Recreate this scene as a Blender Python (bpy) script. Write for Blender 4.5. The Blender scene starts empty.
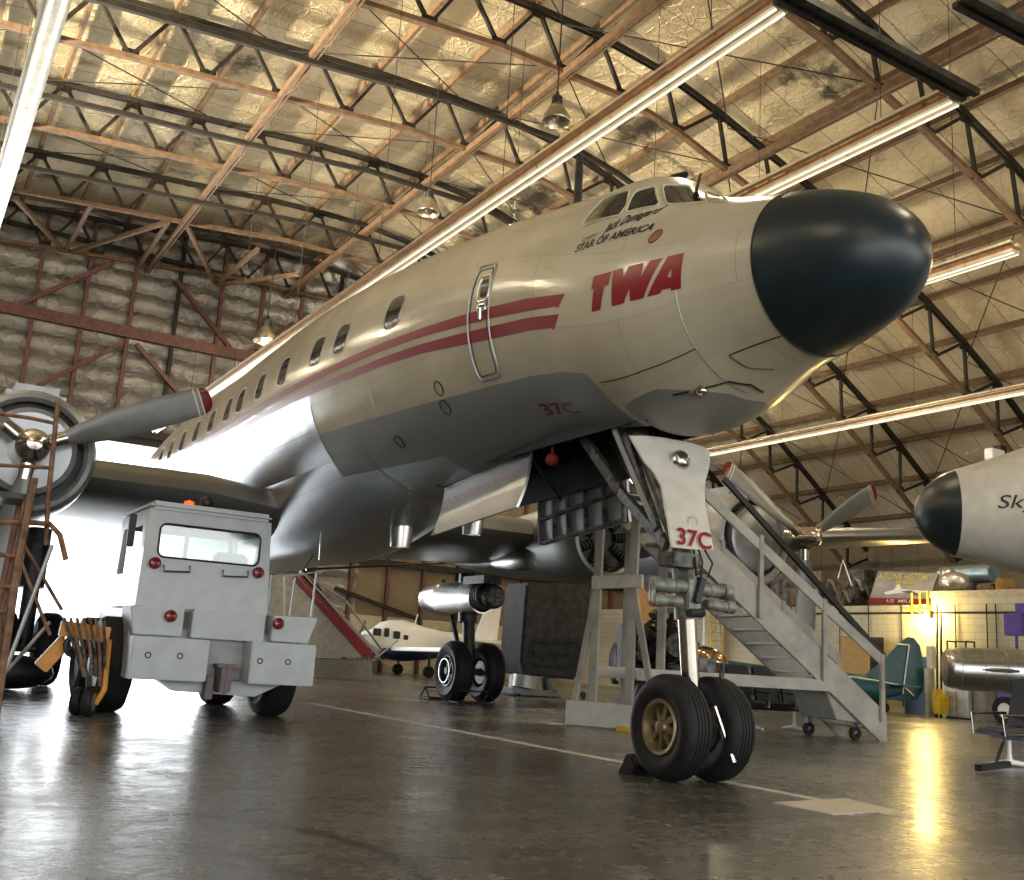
import bpy, bmesh, math, random
from mathutils import Vector, Matrix
PI = math.pi
C = bpy.context.scene.collection
random.seed(7)

# ------------------------------------------------------------------ camera model
FPX = 1024.0
CAMH = 0.90
RX = Vector((0.8509143574, -0.5218249986, 0.0603608086))
RY = Vector((-0.1598056004, -0.1476863204, 0.9760383808))
RZ = Vector((-0.5004067610, -0.8401710669, -0.2090589676))
def at(u, v, axis, val):
    """world point seen at photo pixel (u, v) on the plane axis = val"""
    d = RX * (u - 512) + RY * (440 - v) + RZ * (-FPX)
    o = Vector((0, 0, CAMH))
    return o + d * ((val - o[axis]) / d[axis])
cam_d = bpy.data.cameras.new('camera')
cam = bpy.data.objects.new('camera', cam_d); C.objects.link(cam)
m3 = Matrix((RX, RY, RZ)).transposed()
cam.matrix_world = Matrix.Translation((0, 0, CAMH)) @ m3.to_4x4()
cam_d.sensor_fit = 'HORIZONTAL'; cam_d.sensor_width = 36.0; cam_d.lens = 36.0
cam_d.clip_end = 400
bpy.context.scene.camera = cam

# ------------------------------------------------------------------ materials
def nt(name):
    m = bpy.data.materials.new(name); m.use_nodes = True
    n = m.node_tree; n.nodes.clear()
    o = n.nodes.new('ShaderNodeOutputMaterial'); b = n.nodes.new('ShaderNodeBsdfPrincipled')
    n.links.new(b.outputs[0], o.inputs[0])
    return m, n, b
def N(n, t, **kw):
    x = n.nodes.new(t)
    for k, v in kw.items():
        if k.startswith('i_'):
            x.inputs[k[2:].replace('_', ' ')].default_value = v
        else: setattr(x, k, v)
    return x
def math_(n, op, a, b=None, clamp=False):
    x = n.nodes.new('ShaderNodeMath'); x.operation = op; x.use_clamp = clamp
    for i, s in enumerate((a, b)):
        if s is None: continue
        if isinstance(s, (int, float)): x.inputs[i].default_value = s
        else: n.links.new(s, x.inputs[i])
    return x.outputs[0]
def mixc(n, f, a, b):
    x = n.nodes.new('ShaderNodeMix'); x.data_type = 'RGBA'
    for s, k in ((f, 0), (a, 6), (b, 7)):
        if isinstance(s, (int, float)): x.inputs[k].default_value = s
        elif isinstance(s, tuple): x.inputs[k].default_value = (*s, 1) if len(s) == 3 else s
        else: n.links.new(s, x.inputs[k])
    return x.outputs[2]
def mixf(n, f, a, b):
    x = n.nodes.new('ShaderNodeMix'); x.data_type = 'FLOAT'
    for s, k in ((f, 0), (a, 2), (b, 3)):
        if isinstance(s, (int, float)): x.inputs[k].default_value = s
        else: n.links.new(s, x.inputs[k])
    return x.outputs[0]
def ramp(n, f, pts):
    x = n.nodes.new('ShaderNodeValToRGB'); n.links.new(f, x.inputs[0])
    e = x.color_ramp.elements
    while len(e) < len(pts): e.new(.5)
    for q, (p, c) in zip(e, pts):
        q.position = p; q.color = (*c, 1) if isinstance(c, tuple) else (c, c, c, 1)
    return x.outputs[0]
def mat(name, col, rough=.5, metal=0., var=.12, scale=6., bump=0., bscale=40., col2=None, spec=.5, emit=None, estr=0, coat=0):
    m, n, b = nt(name)
    tc = N(n, 'ShaderNodeTexCoord')
    no = N(n, 'ShaderNodeTexNoise', i_Scale=scale, i_Detail=5.0); n.links.new(tc.outputs['Object'], no.inputs['Vector'])
    c2 = col2 or tuple(c * (1 - var * 2.2) for c in col)
    f = ramp(n, no.outputs[0], [(.35, 0.), (.65, 1.)])
    n.links.new(mixc(n, f, c2, col), b.inputs['Base Color'])
    b.inputs['Metallic'].default_value = metal
    n.links.new(mixf(n, no.outputs[0], max(rough - .08, .02), min(rough + .1, 1)), b.inputs['Roughness'])
    b.inputs['Specular IOR Level'].default_value = spec
    b.inputs['Coat Weight'].default_value = coat
    if bump:
        n2 = N(n, 'ShaderNodeTexNoise', i_Scale=bscale, i_Detail=3.0); n.links.new(tc.outputs['Object'], n2.inputs['Vector'])
        bp = N(n, 'ShaderNodeBump', i_Strength=bump, i_Distance=.02); n.links.new(n2.outputs[0], bp.inputs['Height'])
        n.links.new(bp.outputs[0], b.inputs['Normal'])
    if emit:
        b.inputs['Emission Color'].default_value = (*emit, 1); b.inputs['Emission Strength'].default_value = estr
    return m
M = {}
def MM(m): return M[m] if isinstance(m, str) else m
M['white_paint'] = mat('white_paint', (.62, .60, .54), .35, var=.06)
M['stair_paint'] = mat('stair_paint', (.40, .38, .325), .42, var=.14, scale=3)
M['tug_paint'] = mat('tug_paint', (.40, .435, .45), .35, var=.07, scale=4)
M['cream'] = mat('cream', (.62, .56, .40), .6)
M['alu'] = mat('aluminium', (.56, .56, .55), .30, 1., var=.04, scale=2, bump=.02, bscale=5)
M['alu_dull'] = mat('aluminium_dull', (.34, .35, .35), .42, .8, var=.06, scale=2)
M['chrome'] = mat('chrome', (.55, .50, .44), .16, 1., var=.05)
M['polished'] = mat('polished_metal', (.60, .60, .59), .24, 1., var=.04, scale=2, bump=.02, bscale=5)
M['bronze'] = mat('brass_metal', (.36, .28, .16), .42, .8, var=.15)
M['rubber'] = mat('rubber', (.011, .012, .014), .62, var=.2, scale=12, bump=.2, bscale=60, spec=.3)
M['black'] = mat('black_paint', (.009, .010, .011), .5, var=.2)
M['dark_metal'] = mat('dark_metal', (.045, .046, .048), .45, .5, var=.3)
M['grime'] = mat('greasy_metal', (.13, .13, .12), .5, .5, var=.4, scale=14, bump=.3)
M['green_grey'] = mat('zinc_green_metal', (.26, .27, .23), .45, .3, var=.3, scale=10)
M['radome'] = mat('radome_paint', (.010, .022, .029), .34, var=.12, scale=2.5, bump=.06, bscale=90)
M['red'] = mat('red_paint', (.26, .010, .020), .35, var=.05)
M['redlens'] = mat('red_lens', (.16, .01, .012), .15, var=.05)
M['redflag'] = mat('red_cloth', (.25, .012, .015), .8)
M['glass'] = mat('dark_window_glass', (.035, .037, .035), .08, var=.5, scale=5, coat=.5)
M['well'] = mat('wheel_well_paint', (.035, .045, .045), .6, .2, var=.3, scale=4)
M['steel_frame'] = mat('truss_steel_dark', (.020, .015, .011), .6, .2, var=.3)
M['steel_red'] = mat('truss_steel_rust', (.16, .095, .055), .6, .1, var=.2)
M['steel_tan'] = mat('purlin_steel_tan', (.17, .105, .06), .6, .1, var=.2)
M['oxide'] = mat('oxide_red_steel', (.155, .065, .055), .55, var=.2)
M['heater_rust'] = mat('heater_tube_rust', (.40, .17, .06), .5, .4, var=.2)
M['heater_shell'] = mat('heater_reflector', (.72, .66, .52), .3, .6, var=.1)
M['orange_steel'] = mat('orange_scaffold_paint', (.26, .13, .07), .5, var=.3, scale=10)
M['yellow'] = mat('yellow_plastic', (.75, .48, .02), .45)
M['orange'] = mat('orange_paint', (.62, .26, .03), .5)
M['teal'] = mat('teal_paint', (.004, .080, .098), .38, var=.12)
M['navy'] = mat('navy_paint', (.02, .03, .10), .35)
M['plane_white'] = mat('small_plane_white', (.88, .90, .90), .3, var=.03)
M['block'] = mat('painted_block', (.60, .55, .42), .6)
M['board'] = mat('tan_board', (.46, .29, .10), .7, var=.1)
M['cardboard'] = mat('cardboard', (.55, .32, .15), .8, var=.1)
M['blackboard'] = mat('dark_board', (.06, .055, .05), .6)
M['cabinet'] = mat('grey_cabinet', (.50, .53, .52), .35, .3)
M['blue_paint'] = mat('blue_wall_paint', (.02, .05, .16), .5)
M['purple'] = mat('purple_paint', (.12, .06, .40), .4)
M['foilbag'] = mat('foil_bag', (.75, .72, .65), .3, .8, bump=.6, bscale=8)
M['junk'] = mat('storage_junk', (.13, .11, .09), .6, .3, var=.5, scale=5)
M['junk2'] = mat('storage_junk_tan', (.30, .22, .14), .7, var=.3, scale=5)
M['duct'] = mat('blue_grey_duct', (.33, .44, .50), .35, .6)
M['lamp_on'] = mat('lit_lamp', (1, 1, 1), .4, emit=(1, .93, .78), estr=14)
M['lamp_warm'] = mat('lit_warm_lamp', (1, .8, .3), .4, emit=(1, .75, .22), estr=7)
M['reflector'] = mat('lamp_reflector', (.52, .47, .38), .3, .9)
M['glassclear'] = None
def clear_glass():
    m, n, b = nt('cab_window_glass')
    b.inputs['Base Color'].default_value = (.8, .86, .84, 1); b.inputs['Roughness'].default_value = .03
    b.inputs['Transmission Weight'].default_value = 1; b.inputs['IOR'].default_value = 1.05
    n.nodes.remove(b)
    t = N(n, 'ShaderNodeBsdfTransparent'); t.inputs[0].default_value = (.78, .84, .84, 1)
    g = N(n, 'ShaderNodeBsdfGlossy'); g.inputs['Roughness'].default_value = .05
    mx = N(n, 'ShaderNodeMixShader'); mx.inputs[0].default_value = .12
    n.links.new(t.outputs[0], mx.inputs[1]); n.links.new(g.outputs[0], mx.inputs[2])
    out = [q for q in n.nodes if q.type == 'OUTPUT_MATERIAL'][0]; n.links.new(mx.outputs[0], out.inputs[0])
    return m
M['glassclear'] = clear_glass()
def floor_mat():
    m, n, b = nt('polished_concrete')
    tc = N(n, 'ShaderNodeTexCoord'); P = tc.outputs['Object']
    a = N(n, 'ShaderNodeTexNoise', i_Scale=.45, i_Detail=8.0, i_Roughness=.62); n.links.new(P, a.inputs['Vector'])
    c = N(n, 'ShaderNodeTexNoise', i_Scale=3.2, i_Detail=9.0, i_Roughness=.7); n.links.new(P, c.inputs['Vector'])
    mp = N(n, 'ShaderNodeMapping'); mp.inputs['Scale'].default_value = (.5, 5, 1); n.links.new(P, mp.inputs['Vector'])
    s = N(n, 'ShaderNodeTexNoise', i_Scale=.8, i_Detail=6.0); n.links.new(mp.outputs[0], s.inputs['Vector'])
    base = ramp(n, a.outputs[0], [(.3, (.055, .052, .044)), (.5, (.10, .096, .080)), (.7, (.15, .142, .115))])
    base = mixc(n, ramp(n, c.outputs[0], [(.42, 0.), (.72, .5)]), base, (.15, .145, .125))
    base = mixc(n, ramp(n, s.outputs[0], [(.35, .6), (.55, 0.)]), base, (.035, .034, .032))
    # slab joints
    br = N(n, 'ShaderNodeTexBrick', offset=0.0); br.inputs['Scale'].default_value = 1; br.inputs['Mortar Size'].default_value = .012
    br.inputs['Brick Width'].default_value = 6.1; br.inputs['Row Height'].default_value = 6.1
    br.inputs['Color1'].default_value = (0, 0, 0, 1); br.inputs['Color2'].default_value = (0, 0, 0, 1); br.inputs['Mortar'].default_value = (1, 1, 1, 1)
    mo = N(n, 'ShaderNodeMapping'); mo.inputs['Location'].default_value = (1.7, .4, 0); n.links.new(P, mo.inputs['Vector']); n.links.new(mo.outputs[0], br.inputs['Vector'])
    base = mixc(n, math_(n, 'MULTIPLY', br.outputs['Color'], .7), base, (.02, .02, .018))
    # curved tyre marks: rings round two centres
    sx = N(n, 'ShaderNodeSeparateXYZ'); n.links.new(P, sx.inputs[0])
    def ring(cx, cy, r, w):
        dx = math_(n, 'SUBTRACT', sx.outputs[0], cx); dy = math_(n, 'SUBTRACT', sx.outputs[1], cy)
        d = math_(n, 'SQRT', math_(n, 'ADD', math_(n, 'MULTIPLY', dx, dx), math_(n, 'MULTIPLY', dy, dy)))
        e = math_(n, 'ABSOLUTE', math_(n, 'SUBTRACT', d, r))
        return math_(n, 'SUBTRACT', 1.0, math_(n, 'DIVIDE', e, w), True)
    f3 = N(n, 'ShaderNodeTexNoise', i_Scale=14.0, i_Detail=8.0, i_Roughness=.75); n.links.new(P, f3.inputs['Vector'])
    base = mixc(n, ramp(n, f3.outputs[0], [(.50, 0.), (.62, .6)]), base, (.24, .23, .195)); base = mixc(n, ramp(n, f3.outputs[0], [(.38, .75), (.47, 0.)]), base, (.03, .03, .028))
    r1 = math_(n, 'MULTIPLY', ring(.485, 4.44, 1.66, .075), 1.1); r2 = math_(n, 'MULTIPLY', ring(.30, 4.10, 1.30, .06), c.outputs[0])
    base = mixc(n, math_(n, 'MULTIPLY', math_(n, 'ADD', r1, r2), .9, True), base, (.018, .018, .018))
    n.links.new(base, b.inputs['Base Color'])
    # paint chips and specks
    vo = N(n, 'ShaderNodeTexVoronoi', i_Scale=2.0); n.links.new(P, vo.inputs['Vector'])
    base2 = mixc(n, ramp(n, vo.outputs['Distance'], [(.0, 1.), (.035, 1.), (.045, 0.)]), base, (.62, .62, .60)); n.links.new(base2, b.inputs['Base Color'])
    n.links.new(ramp(n, math_(n, 'ADD', math_(n, 'MULTIPLY', a.outputs[0], .35), math_(n, 'ADD', math_(n, 'MULTIPLY', c.outputs[0], .35), math_(n, 'MULTIPLY', f3.outputs[0], .3))), [(.38, .10), (.62, .42)]), b.inputs['Roughness'])
    b.inputs['Specular IOR Level'].default_value = .5
    b.inputs['Coat Weight'].default_value = .10; b.inputs['Coat Roughness'].default_value = .12
    bp = N(n, 'ShaderNodeBump', i_Strength=.16, i_Distance=.03); n.links.new(math_(n, 'ADD', c.outputs[0], math_(n, 'MULTIPLY', f3.outputs[0], .35)), bp.inputs['Height']); n.links.new(bp.outputs[0], b.inputs['Normal'])
    return m
M['floor'] = floor_mat()
def foil_mat(name, col, col2, quilt=False, metal=.75, rough=.42):
    m, n, b = nt(name)
    tc = N(n, 'ShaderNodeTexCoord'); P = tc.outputs['Object']
    a = N(n, 'ShaderNodeTexNoise', i_Scale=.35, i_Detail=6.0); n.links.new(P, a.inputs['Vector'])
    vo = N(n, 'ShaderNodeTexVoronoi', feature='DISTANCE_TO_EDGE', i_Scale=3.0 if not quilt else 1.6)
    d = N(n, 'ShaderNodeTexNoise', i_Scale=1.8, i_Detail=4.0); n.links.new(P, d.inputs['Vector'])
    mx = N(n, 'ShaderNodeMix'); mx.data_type = 'RGBA'; mx.inputs[0].default_value = .28
    n.links.new(P, mx.inputs[6]); n.links.new(d.outputs['Color'], mx.inputs[7]); n.links.new(mx.outputs[2], vo.inputs['Vector'])
    cr = ramp(n, vo.outputs['Distance'], [(0., 1.), (.05, 0.)])
    base = mixc(n, ramp(n, a.outputs[0], [(.35, 0.), (.65, 1.)]), col2, col)
    st = N(n, 'ShaderNodeTexNoise', i_Scale=.16, i_Detail=7.0, i_Roughness=.68); mq = N(n, 'ShaderNodeMapping'); mq.inputs['Location'].default_value = (3.1, 8.7, 0)
    n.links.new(P, mq.inputs['Vector']); n.links.new(mq.outputs[0], st.inputs['Vector'])
    if not quilt: base = mixc(n, ramp(n, st.outputs[0], [(.60, 0.), (.64, .85)]), base, (.05, .045, .035))
    n.links.new(base, b.inputs['Base Color'])
    b.inputs['Metallic'].default_value = metal; b.inputs['Roughness'].default_value = rough
    sx = N(n, 'ShaderNodeSeparateXYZ'); n.links.new(P, sx.inputs[0])
    cr2 = N(n, 'ShaderNodeTexNoise', i_Scale=7.0 if not quilt else 4.5, i_Detail=9.0, i_Roughness=.74); n.links.new(P, cr2.inputs['Vector'])
    h = math_(n, 'ADD', math_(n, 'MULTIPLY', cr, .25), math_(n, 'MULTIPLY', cr2.outputs[0], .9))
    if not quilt:
        # lap joints across the blankets
        yy = math_(n, 'FRACT', math_(n, 'DIVIDE', math_(n, 'ADD', sx.outputs[1], math_(n, 'MULTIPLY', d.outputs[0], .12)), 1.31))
        jn = math_(n, 'LESS_THAN', math_(n, 'ABSOLUTE', math_(n, 'SUBTRACT', yy, .5)), .012)
        b2 = mixc(n, math_(n, 'MULTIPLY', jn, .75), base, (.06, .05, .035)); n.links.new(b2, b.inputs['Base Color'])
        h = math_(n, 'ADD', h, math_(n, 'MULTIPLY', math_(n, 'ABSOLUTE', math_(n, 'SUBTRACT', yy, .5)), -1.6))
    if quilt:
        z = math_(n, 'MULTIPLY', math_(n, 'ADD', sx.outputs[2], math_(n, 'MULTIPLY', d.outputs[0], .45)), 2 * PI / .82)
        h = math_(n, 'ADD', h, math_(n, 'MULTIPLY', math_(n, 'ABSOLUTE', math_(n, 'SINE', math_(n, 'MULTIPLY', z, .5))), 2.4))
    bp = N(n, 'ShaderNodeBump', i_Strength=1.0, i_Distance=.10 if not quilt else .13); n.links.new(h, bp.inputs['Height']); n.links.new(bp.outputs[0], b.inputs['Normal'])
    return m
M['foil'] = foil_mat('roof_foil_insulation', (.74, .64, .44), (.56, .47, .31), metal=.6, rough=.28)
M['quilt'] = foil_mat('quilted_wall_insulation', (.64, .63, .62), (.46, .45, .44), True, metal=.65, rough=.34)
M['quilt_tan'] = foil_mat('tan_wall_insulation', (.30, .24, .15), (.20, .16, .10), False, metal=.1, rough=.7)
def block_mat():
    m, n, b = nt('painted_block_wall')
    tc = N(n, 'ShaderNodeTexCoord'); mp = N(n, 'ShaderNodeMapping'); mp.inputs['Rotation'].default_value = (0, PI / 2, PI / 2)
    sx = N(n, 'ShaderNodeSeparateXYZ'); n.links.new(tc.outputs['Object'], sx.inputs[0])
    cx = N(n, 'ShaderNodeCombineXYZ'); n.links.new(sx.outputs[1], cx.inputs[0]); n.links.new(sx.outputs[2], cx.inputs[1])
    br = N(n, 'ShaderNodeTexBrick'); n.links.new(cx.outputs[0], br.inputs['Vector']); br.inputs['Scale'].default_value = 1
    br.inputs['Brick Width'].default_value = .42; br.inputs['Row Height'].default_value = .21; br.inputs['Mortar Size'].default_value = .008
    br.inputs['Color1'].default_value = (.62, .58, .42, 1); br.inputs['Color2'].default_value = (.58, .54, .39, 1); br.inputs['Mortar'].default_value = (.42, .39, .28, 1)
    n.links.new(br.outputs[0], b.inputs['Base Color']); b.inputs['Roughness'].default_value = .55
    bp = N(n, 'ShaderNodeBump', i_Strength=.4, i_Distance=.01); bp.invert = True; n.links.new(br.outputs['Fac'], bp.inputs['Height']); n.links.new(bp.outputs[0], b.inputs['Normal'])
    return m
M['blockwall'] = block_mat()
def fuselage_mat():
    m, n, b = nt('airliner_fuselage_skin')
    tc = N(n, 'ShaderNodeTexCoord'); P = tc.outputs['Object']; UV = tc.outputs['UV']
    sx = N(n, 'ShaderNodeSeparateXYZ'); n.links.new(P, sx.inputs[0]); Y = sx.outputs[1]; Z = sx.outputs[2]
    # grey paint boundary height along the body
    cv = n.nodes.new('ShaderNodeFloatCurve'); c = cv.mapping.curves[0]
    pts = [(.50, 2.6), (.53, 3.3), (.62, 3.50), (1.0, 3.59), (1.5, 3.65), (2.2, 3.68), (3.3, 3.70), (5.0, 3.73), (7.0, 3.75)]
    f = lambda y, z: ((y - .3) / 7, (z - 2.5) / 2)
    while len(c.points) < len(pts) + 1: c.points.new(.5, .5)
    for p, (y, z) in zip(c.points, [(.3, 2.5)] + pts): p.location = f(y, z); p.handle_type = 'VECTOR'
    cv.mapping.update()
    n.links.new(math_(n, 'DIVIDE', math_(n, 'SUBTRACT', Y, .3), 7.0, True), cv.inputs['Value'])
    bz = math_(n, 'ADD', math_(n, 'MULTIPLY', cv.outputs[0], 2.0), 2.5)
    grey = math_(n, 'MULTIPLY', math_(n, 'LESS_THAN', Z, bz), math_(n, 'GREATER_THAN', Y, .5))
    no = N(n, 'ShaderNodeTexNoise', i_Scale=1.5, i_Detail=5.0); n.links.new(P, no.inputs['Vector'])
    gp = math_(n, 'MULTIPLY', math_(n, 'MULTIPLY', math_(n, 'LESS_THAN', math_(n, 'ADD', Z, math_(n, 'MULTIPLY', math_(n, 'ABSOLUTE', math_(n, 'ADD', Y, .05)), .12)), 3.27), math_(n, 'GREATER_THAN', Y, -.52)), math_(n, 'LESS_THAN', Y, .45))
    grey = math_(n, 'MAXIMUM', grey, gp)
    m1 = math_(n, 'MULTIPLY', math_(n, 'GREATER_THAN', Y, 6.35), math_(n, 'LESS_THAN', Z, 4.26))
    m2 = math_(n, 'MULTIPLY', math_(n, 'GREATER_THAN', Y, 3.9), math_(n, 'LESS_THAN', Z, 3.22))
    metal = math_(n, 'MAXIMUM', m1, m2)
    white = mixc(n, ramp(n, no.outputs[0], [(.35, 0.), (.65, 1.)]), (.50, .455, .34), (.58, .53, .405))
    col = mixc(n, grey, white, (.235, .24, .225)); col = mixc(n, metal, col, (.42, .44, .46))
    # skin panels: u along the body, v round the girth
    def lines(w, h, sz, off):
        br = N(n, 'ShaderNodeTexBrick', offset=off); n.links.new(UV, br.inputs['Vector']); br.inputs['Scale'].default_value = 1
        br.inputs['Brick Width'].default_value = w; br.inputs['Row Height'].default_value = h; br.inputs['Mortar Size'].default_value = sz
        br.inputs['Mortar Smooth'].default_value = .2; br.inputs['Bias'].default_value = 0
        br.inputs['Color1'].default_value = (.85, .85, .85, 1); br.inputs['Color2'].default_value = (1, 1, 1, 1); br.inputs['Mortar'].default_value = (.5, .5, .5, 1)
        return br
    l1 = lines(2.3, 1.05, .006, .5); l2 = lines(.33, .165, .010, 0.)
    tile = math_(n, 'MULTIPLY', math_(n, 'MULTIPLY', math_(n, 'GREATER_THAN', Y, 6.5), math_(n, 'LESS_THAN', Y, 10.5)), math_(n, 'MULTIPLY', math_(n, 'GREATER_THAN', Z, 3.72), math_(n, 'LESS_THAN', Z, 4.26)))
    g1 = mixc(n, .5, (1, 1, 1), l1.outputs[0]); g2 = mixc(n, math_(n, 'MULTIPLY', tile, .9), (1, 1, 1), l2.outputs[0])
    def mul(a, bb):
        x = n.nodes.new('ShaderNodeMix'); x.data_type = 'RGBA'; x.blend_type = 'MULTIPLY'; x.inputs[0].default_value = 1
        n.links.new(a, x.inputs[6]); n.links.new(bb, x.inputs[7]); return x.outputs[2]
    n.links.new(mul(mul(col, g1), g2), b.inputs['Base Color'])
    n.links.new(math_(n, 'MULTIPLY', metal, .9), b.inputs['Metallic'])
    r = mixf(n, grey, .20, .40); r = mixf(n, metal, r, .30)
    r = math_(n, 'ADD', r, math_(n, 'MULTIPLY', math_(n, 'SUBTRACT', no.outputs[0], .5), .12)); n.links.new(r, b.inputs['Roughness'])
    mp = N(n, 'ShaderNodeMapping'); mp.inputs['Scale'].default_value = (1.2, 3.5, 1); n.links.new(UV, mp.inputs['Vector'])
    wv = N(n, 'ShaderNodeTexNoise', i_Scale=1.6, i_Detail=2.0); n.links.new(mp.outputs[0], wv.inputs['Vector'])
    hh = math_(n, 'ADD', math_(n, 'MULTIPLY', wv.outputs[0], .8), math_(n, 'MULTIPLY', l1.outputs['Fac'], -.25))
    bp = N(n, 'ShaderNodeBump', i_Strength=.22, i_Distance=.03); n.links.new(hh, bp.inputs['Height']); n.links.new(bp.outputs[0], b.inputs['Normal'])
    return m
M['fuselage'] = fuselage_mat()

# ------------------------------------------------------------------ mesh builder
class MB:
    def __init__(s): s.v = []; s.f = []; s.uv = None
    def add(s, vs, fs):
        o = len(s.v); s.v += [Vector(p) for p in vs]; s.f += [tuple(i + o for i in f) for f in fs]; return s
    def box(s, c, d, rot=None):
        c = Vector(c); hx, hy, hz = (q / 2 for q in d); R = rot or Matrix.Identity(3)
        vs = [c + R @ Vector((x * hx, y * hy, z * hz)) for x in (-1, 1) for y in (-1, 1) for z in (-1, 1)]
        return s.add(vs, [(0, 1, 3, 2), (4, 6, 7, 5), (0, 4, 5, 1), (2, 3, 7, 6), (0, 2, 6, 4), (1, 5, 7, 3)])
    def span(s, a, b): # axis-aligned box between two corners
        a = Vector(a); b = Vector(b); return s.box((a + b) / 2, [abs(q) for q in (b - a)])
    def beam(s, p, q, w, h, up=(0, 0, 1)):
        p = Vector(p); q = Vector(q); d = (q - p); L = d.length; y = d.normalized(); u = Vector(up)
        if abs(y.dot(u)) > .98: u = Vector((0, 1, 0))
        x = y.cross(u).normalized(); z = x.cross(y)
        return s.box((p + q) / 2, (w, L, h), Matrix((x, y, z)).transposed())
    def tube(s, p, q, r, r2=None, n=10, cap=True):
        return s.path([p, q], [r, r if r2 is None else r2], n, cap)
    def path(s, pts, r, n=8, cap=True, closed=False):
        pts = [Vector(p) for p in pts]; k = len(pts); o = len(s.v)
        rs = r if isinstance(r, (list, tuple)) else [r] * k
        prev = None
        for i, p in enumerate(pts):
            a = pts[i - 1] if (i > 0 or closed) else p; b = pts[(i + 1) % k] if (i < k - 1 or closed) else p
            t = (b - a).normalized() if (b - a).length > 1e-9 else Vector((0, 0, 1))
            if prev is None:
                u = Vector((0, 0, 1)) if abs(t.z) < .9 else Vector((1, 0, 0)); x = t.cross(u).normalized()
            else: x = (prev - t * prev.dot(t)).normalized()
            prev = x; y = t.cross(x)
            s.v += [p + (x * math.cos(2 * PI * j / n) + y * math.sin(2 * PI * j / n)) * rs[i] for j in range(n)]
        for i in range(k if closed else k - 1):
            for j in range(n):
                a = o + i * n; b = o + ((i + 1) % k) * n
                s.f.append((a + j, a + (j + 1) % n, b + (j + 1) % n, b + j))
        if cap and not closed:
            s.f.append(tuple(o + j for j in range(n))[::-1]); s.f.append(tuple(o + (k - 1) * n + j for j in range(n)))
        return s
    def lathe(s, prof, org, axis, n=32, close=False):
        """prof: list of (distance along axis, radius)"""
        axis = Vector(axis).normalized(); u = Vector((0, 0, 1)) if abs(axis.z) < .9 else Vector((1, 0, 0))
        x = axis.cross(u).normalized(); y = axis.cross(x); org = Vector(org); o = len(s.v)
        for (t, r) in prof:
            s.v += [org + axis * t + (x * math.cos(2 * PI * j / n) + y * math.sin(2 * PI * j / n)) * max(r, 1e-4) for j in range(n)]
        K = len(prof)
        for i in range(K if close else K - 1):
            for j in range(n):
                a = o + i * n; b = o + ((i + 1) % K) * n
                s.f.append((a + j, a + (j + 1) % n, b + (j + 1) % n, b + j))
        if not close:
            if prof[0][1] > 1e-3: s.f.append(tuple(o + j for j in range(n))[::-1])
            if prof[-1][1] > 1e-3: s.f.append(tuple(o + (K - 1) * n + j for j in range(n)))
        return s
    def prism(s, poly, ext):
        """poly: 3-D polygon; ext: vector it is pushed along"""
        e = Vector(ext); n = len(poly); a = [Vector(p) for p in poly]
        return s.add(a + [p + e for p in a], [tuple(range(n))[::-1], tuple(range(n, 2 * n))] + [(i, (i + 1) % n, n + (i + 1) % n, n + i) for i in range(n)])
    def sphere(s, c, r, n=16, sc=(1, 1, 1)):
        c = Vector(c); o = len(s.v); k = n // 2
        for i in range(k + 1):
            a = PI * i / k
            for j in range(n): s.v.append(c + Vector((math.sin(a) * math.cos(2 * PI * j / n) * r * sc[0], math.sin(a) * math.sin(2 * PI * j / n) * r * sc[1], math.cos(a) * r * sc[2])))
        for i in range(k):
            for j in range(n): s.f.append((o + i * n + j, o + (i + 1) * n + j, o + (i + 1) * n + (j + 1) % n, o + i * n + (j + 1) % n))
        return s
    def build(s, name, m, parent=None, world=False, bevel=0, smooth=35, org=None):
        me = bpy.data.meshes.new(name); vs = s.v
        off = Vector((0, 0, 0))
        if parent is None:
            if org is None:
                xs = [v.x for v in vs]; ys = [v.y for v in vs]; off = Vector(((min(xs) + max(xs)) / 2, (min(ys) + max(ys)) / 2, min(v.z for v in vs)))
            else: off = Vector(org)
            vs = [v - off for v in vs]
        elif world:
            T = root_matrix(parent).inverted(); vs = [T @ v for v in vs]
        me.from_pydata([tuple(v) for v in vs], [], s.f)
        bm = bmesh.new(); bm.from_mesh(me)
        bmesh.ops.remove_doubles(bm, verts=bm.verts, dist=1e-5)
        if bevel:
            es = [e for e in bm.edges if len(e.link_faces) == 2 and e.calc_face_angle(0) > .6]
            bmesh.ops.bevel(bm, geom=es, offset=bevel, segments=2, affect='EDGES', clamp_overlap=True)
        bmesh.ops.recalc_face_normals(bm, faces=bm.faces)
        bm.to_mesh(me); bm.free()
        if smooth:
            for p in me.polygons: p.use_smooth = True
            me.set_sharp_from_angle(angle=math.radians(smooth))
        me.materials.append(MM(m))
        o = bpy.data.objects.new(name, me); C.objects.link(o); o.location = off
        if parent is not None: o.parent = parent
        return o
def root_matrix(o):
    m = o.matrix_basis.copy()
    while o.parent: o = o.parent; m = o.matrix_basis @ m
    return m
def tag(o, label=None, cat=None, group=None, kind=None):
    if label: o['label'] = label
    if cat: o['category'] = cat
    if group: o['group'] = group
    if kind: o['kind'] = kind
    return o
def thing(name, label, cat, loc=(0, 0, 0), rz=0, group=None):
    o = bpy.data.objects.new(name, None); C.objects.link(o); o.location = loc; o.rotation_euler = (0, 0, rz)
    o.empty_display_size = .2
    return tag(o, label, cat, group)
def struct(o): o['kind'] = 'structure'; return o
def copy_tree(o, parent=None):
    c = o.copy(); C.objects.link(c)
    if parent is not None: c.parent = parent
    for ch in list(o.children): copy_tree(ch, c)
    return c
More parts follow.
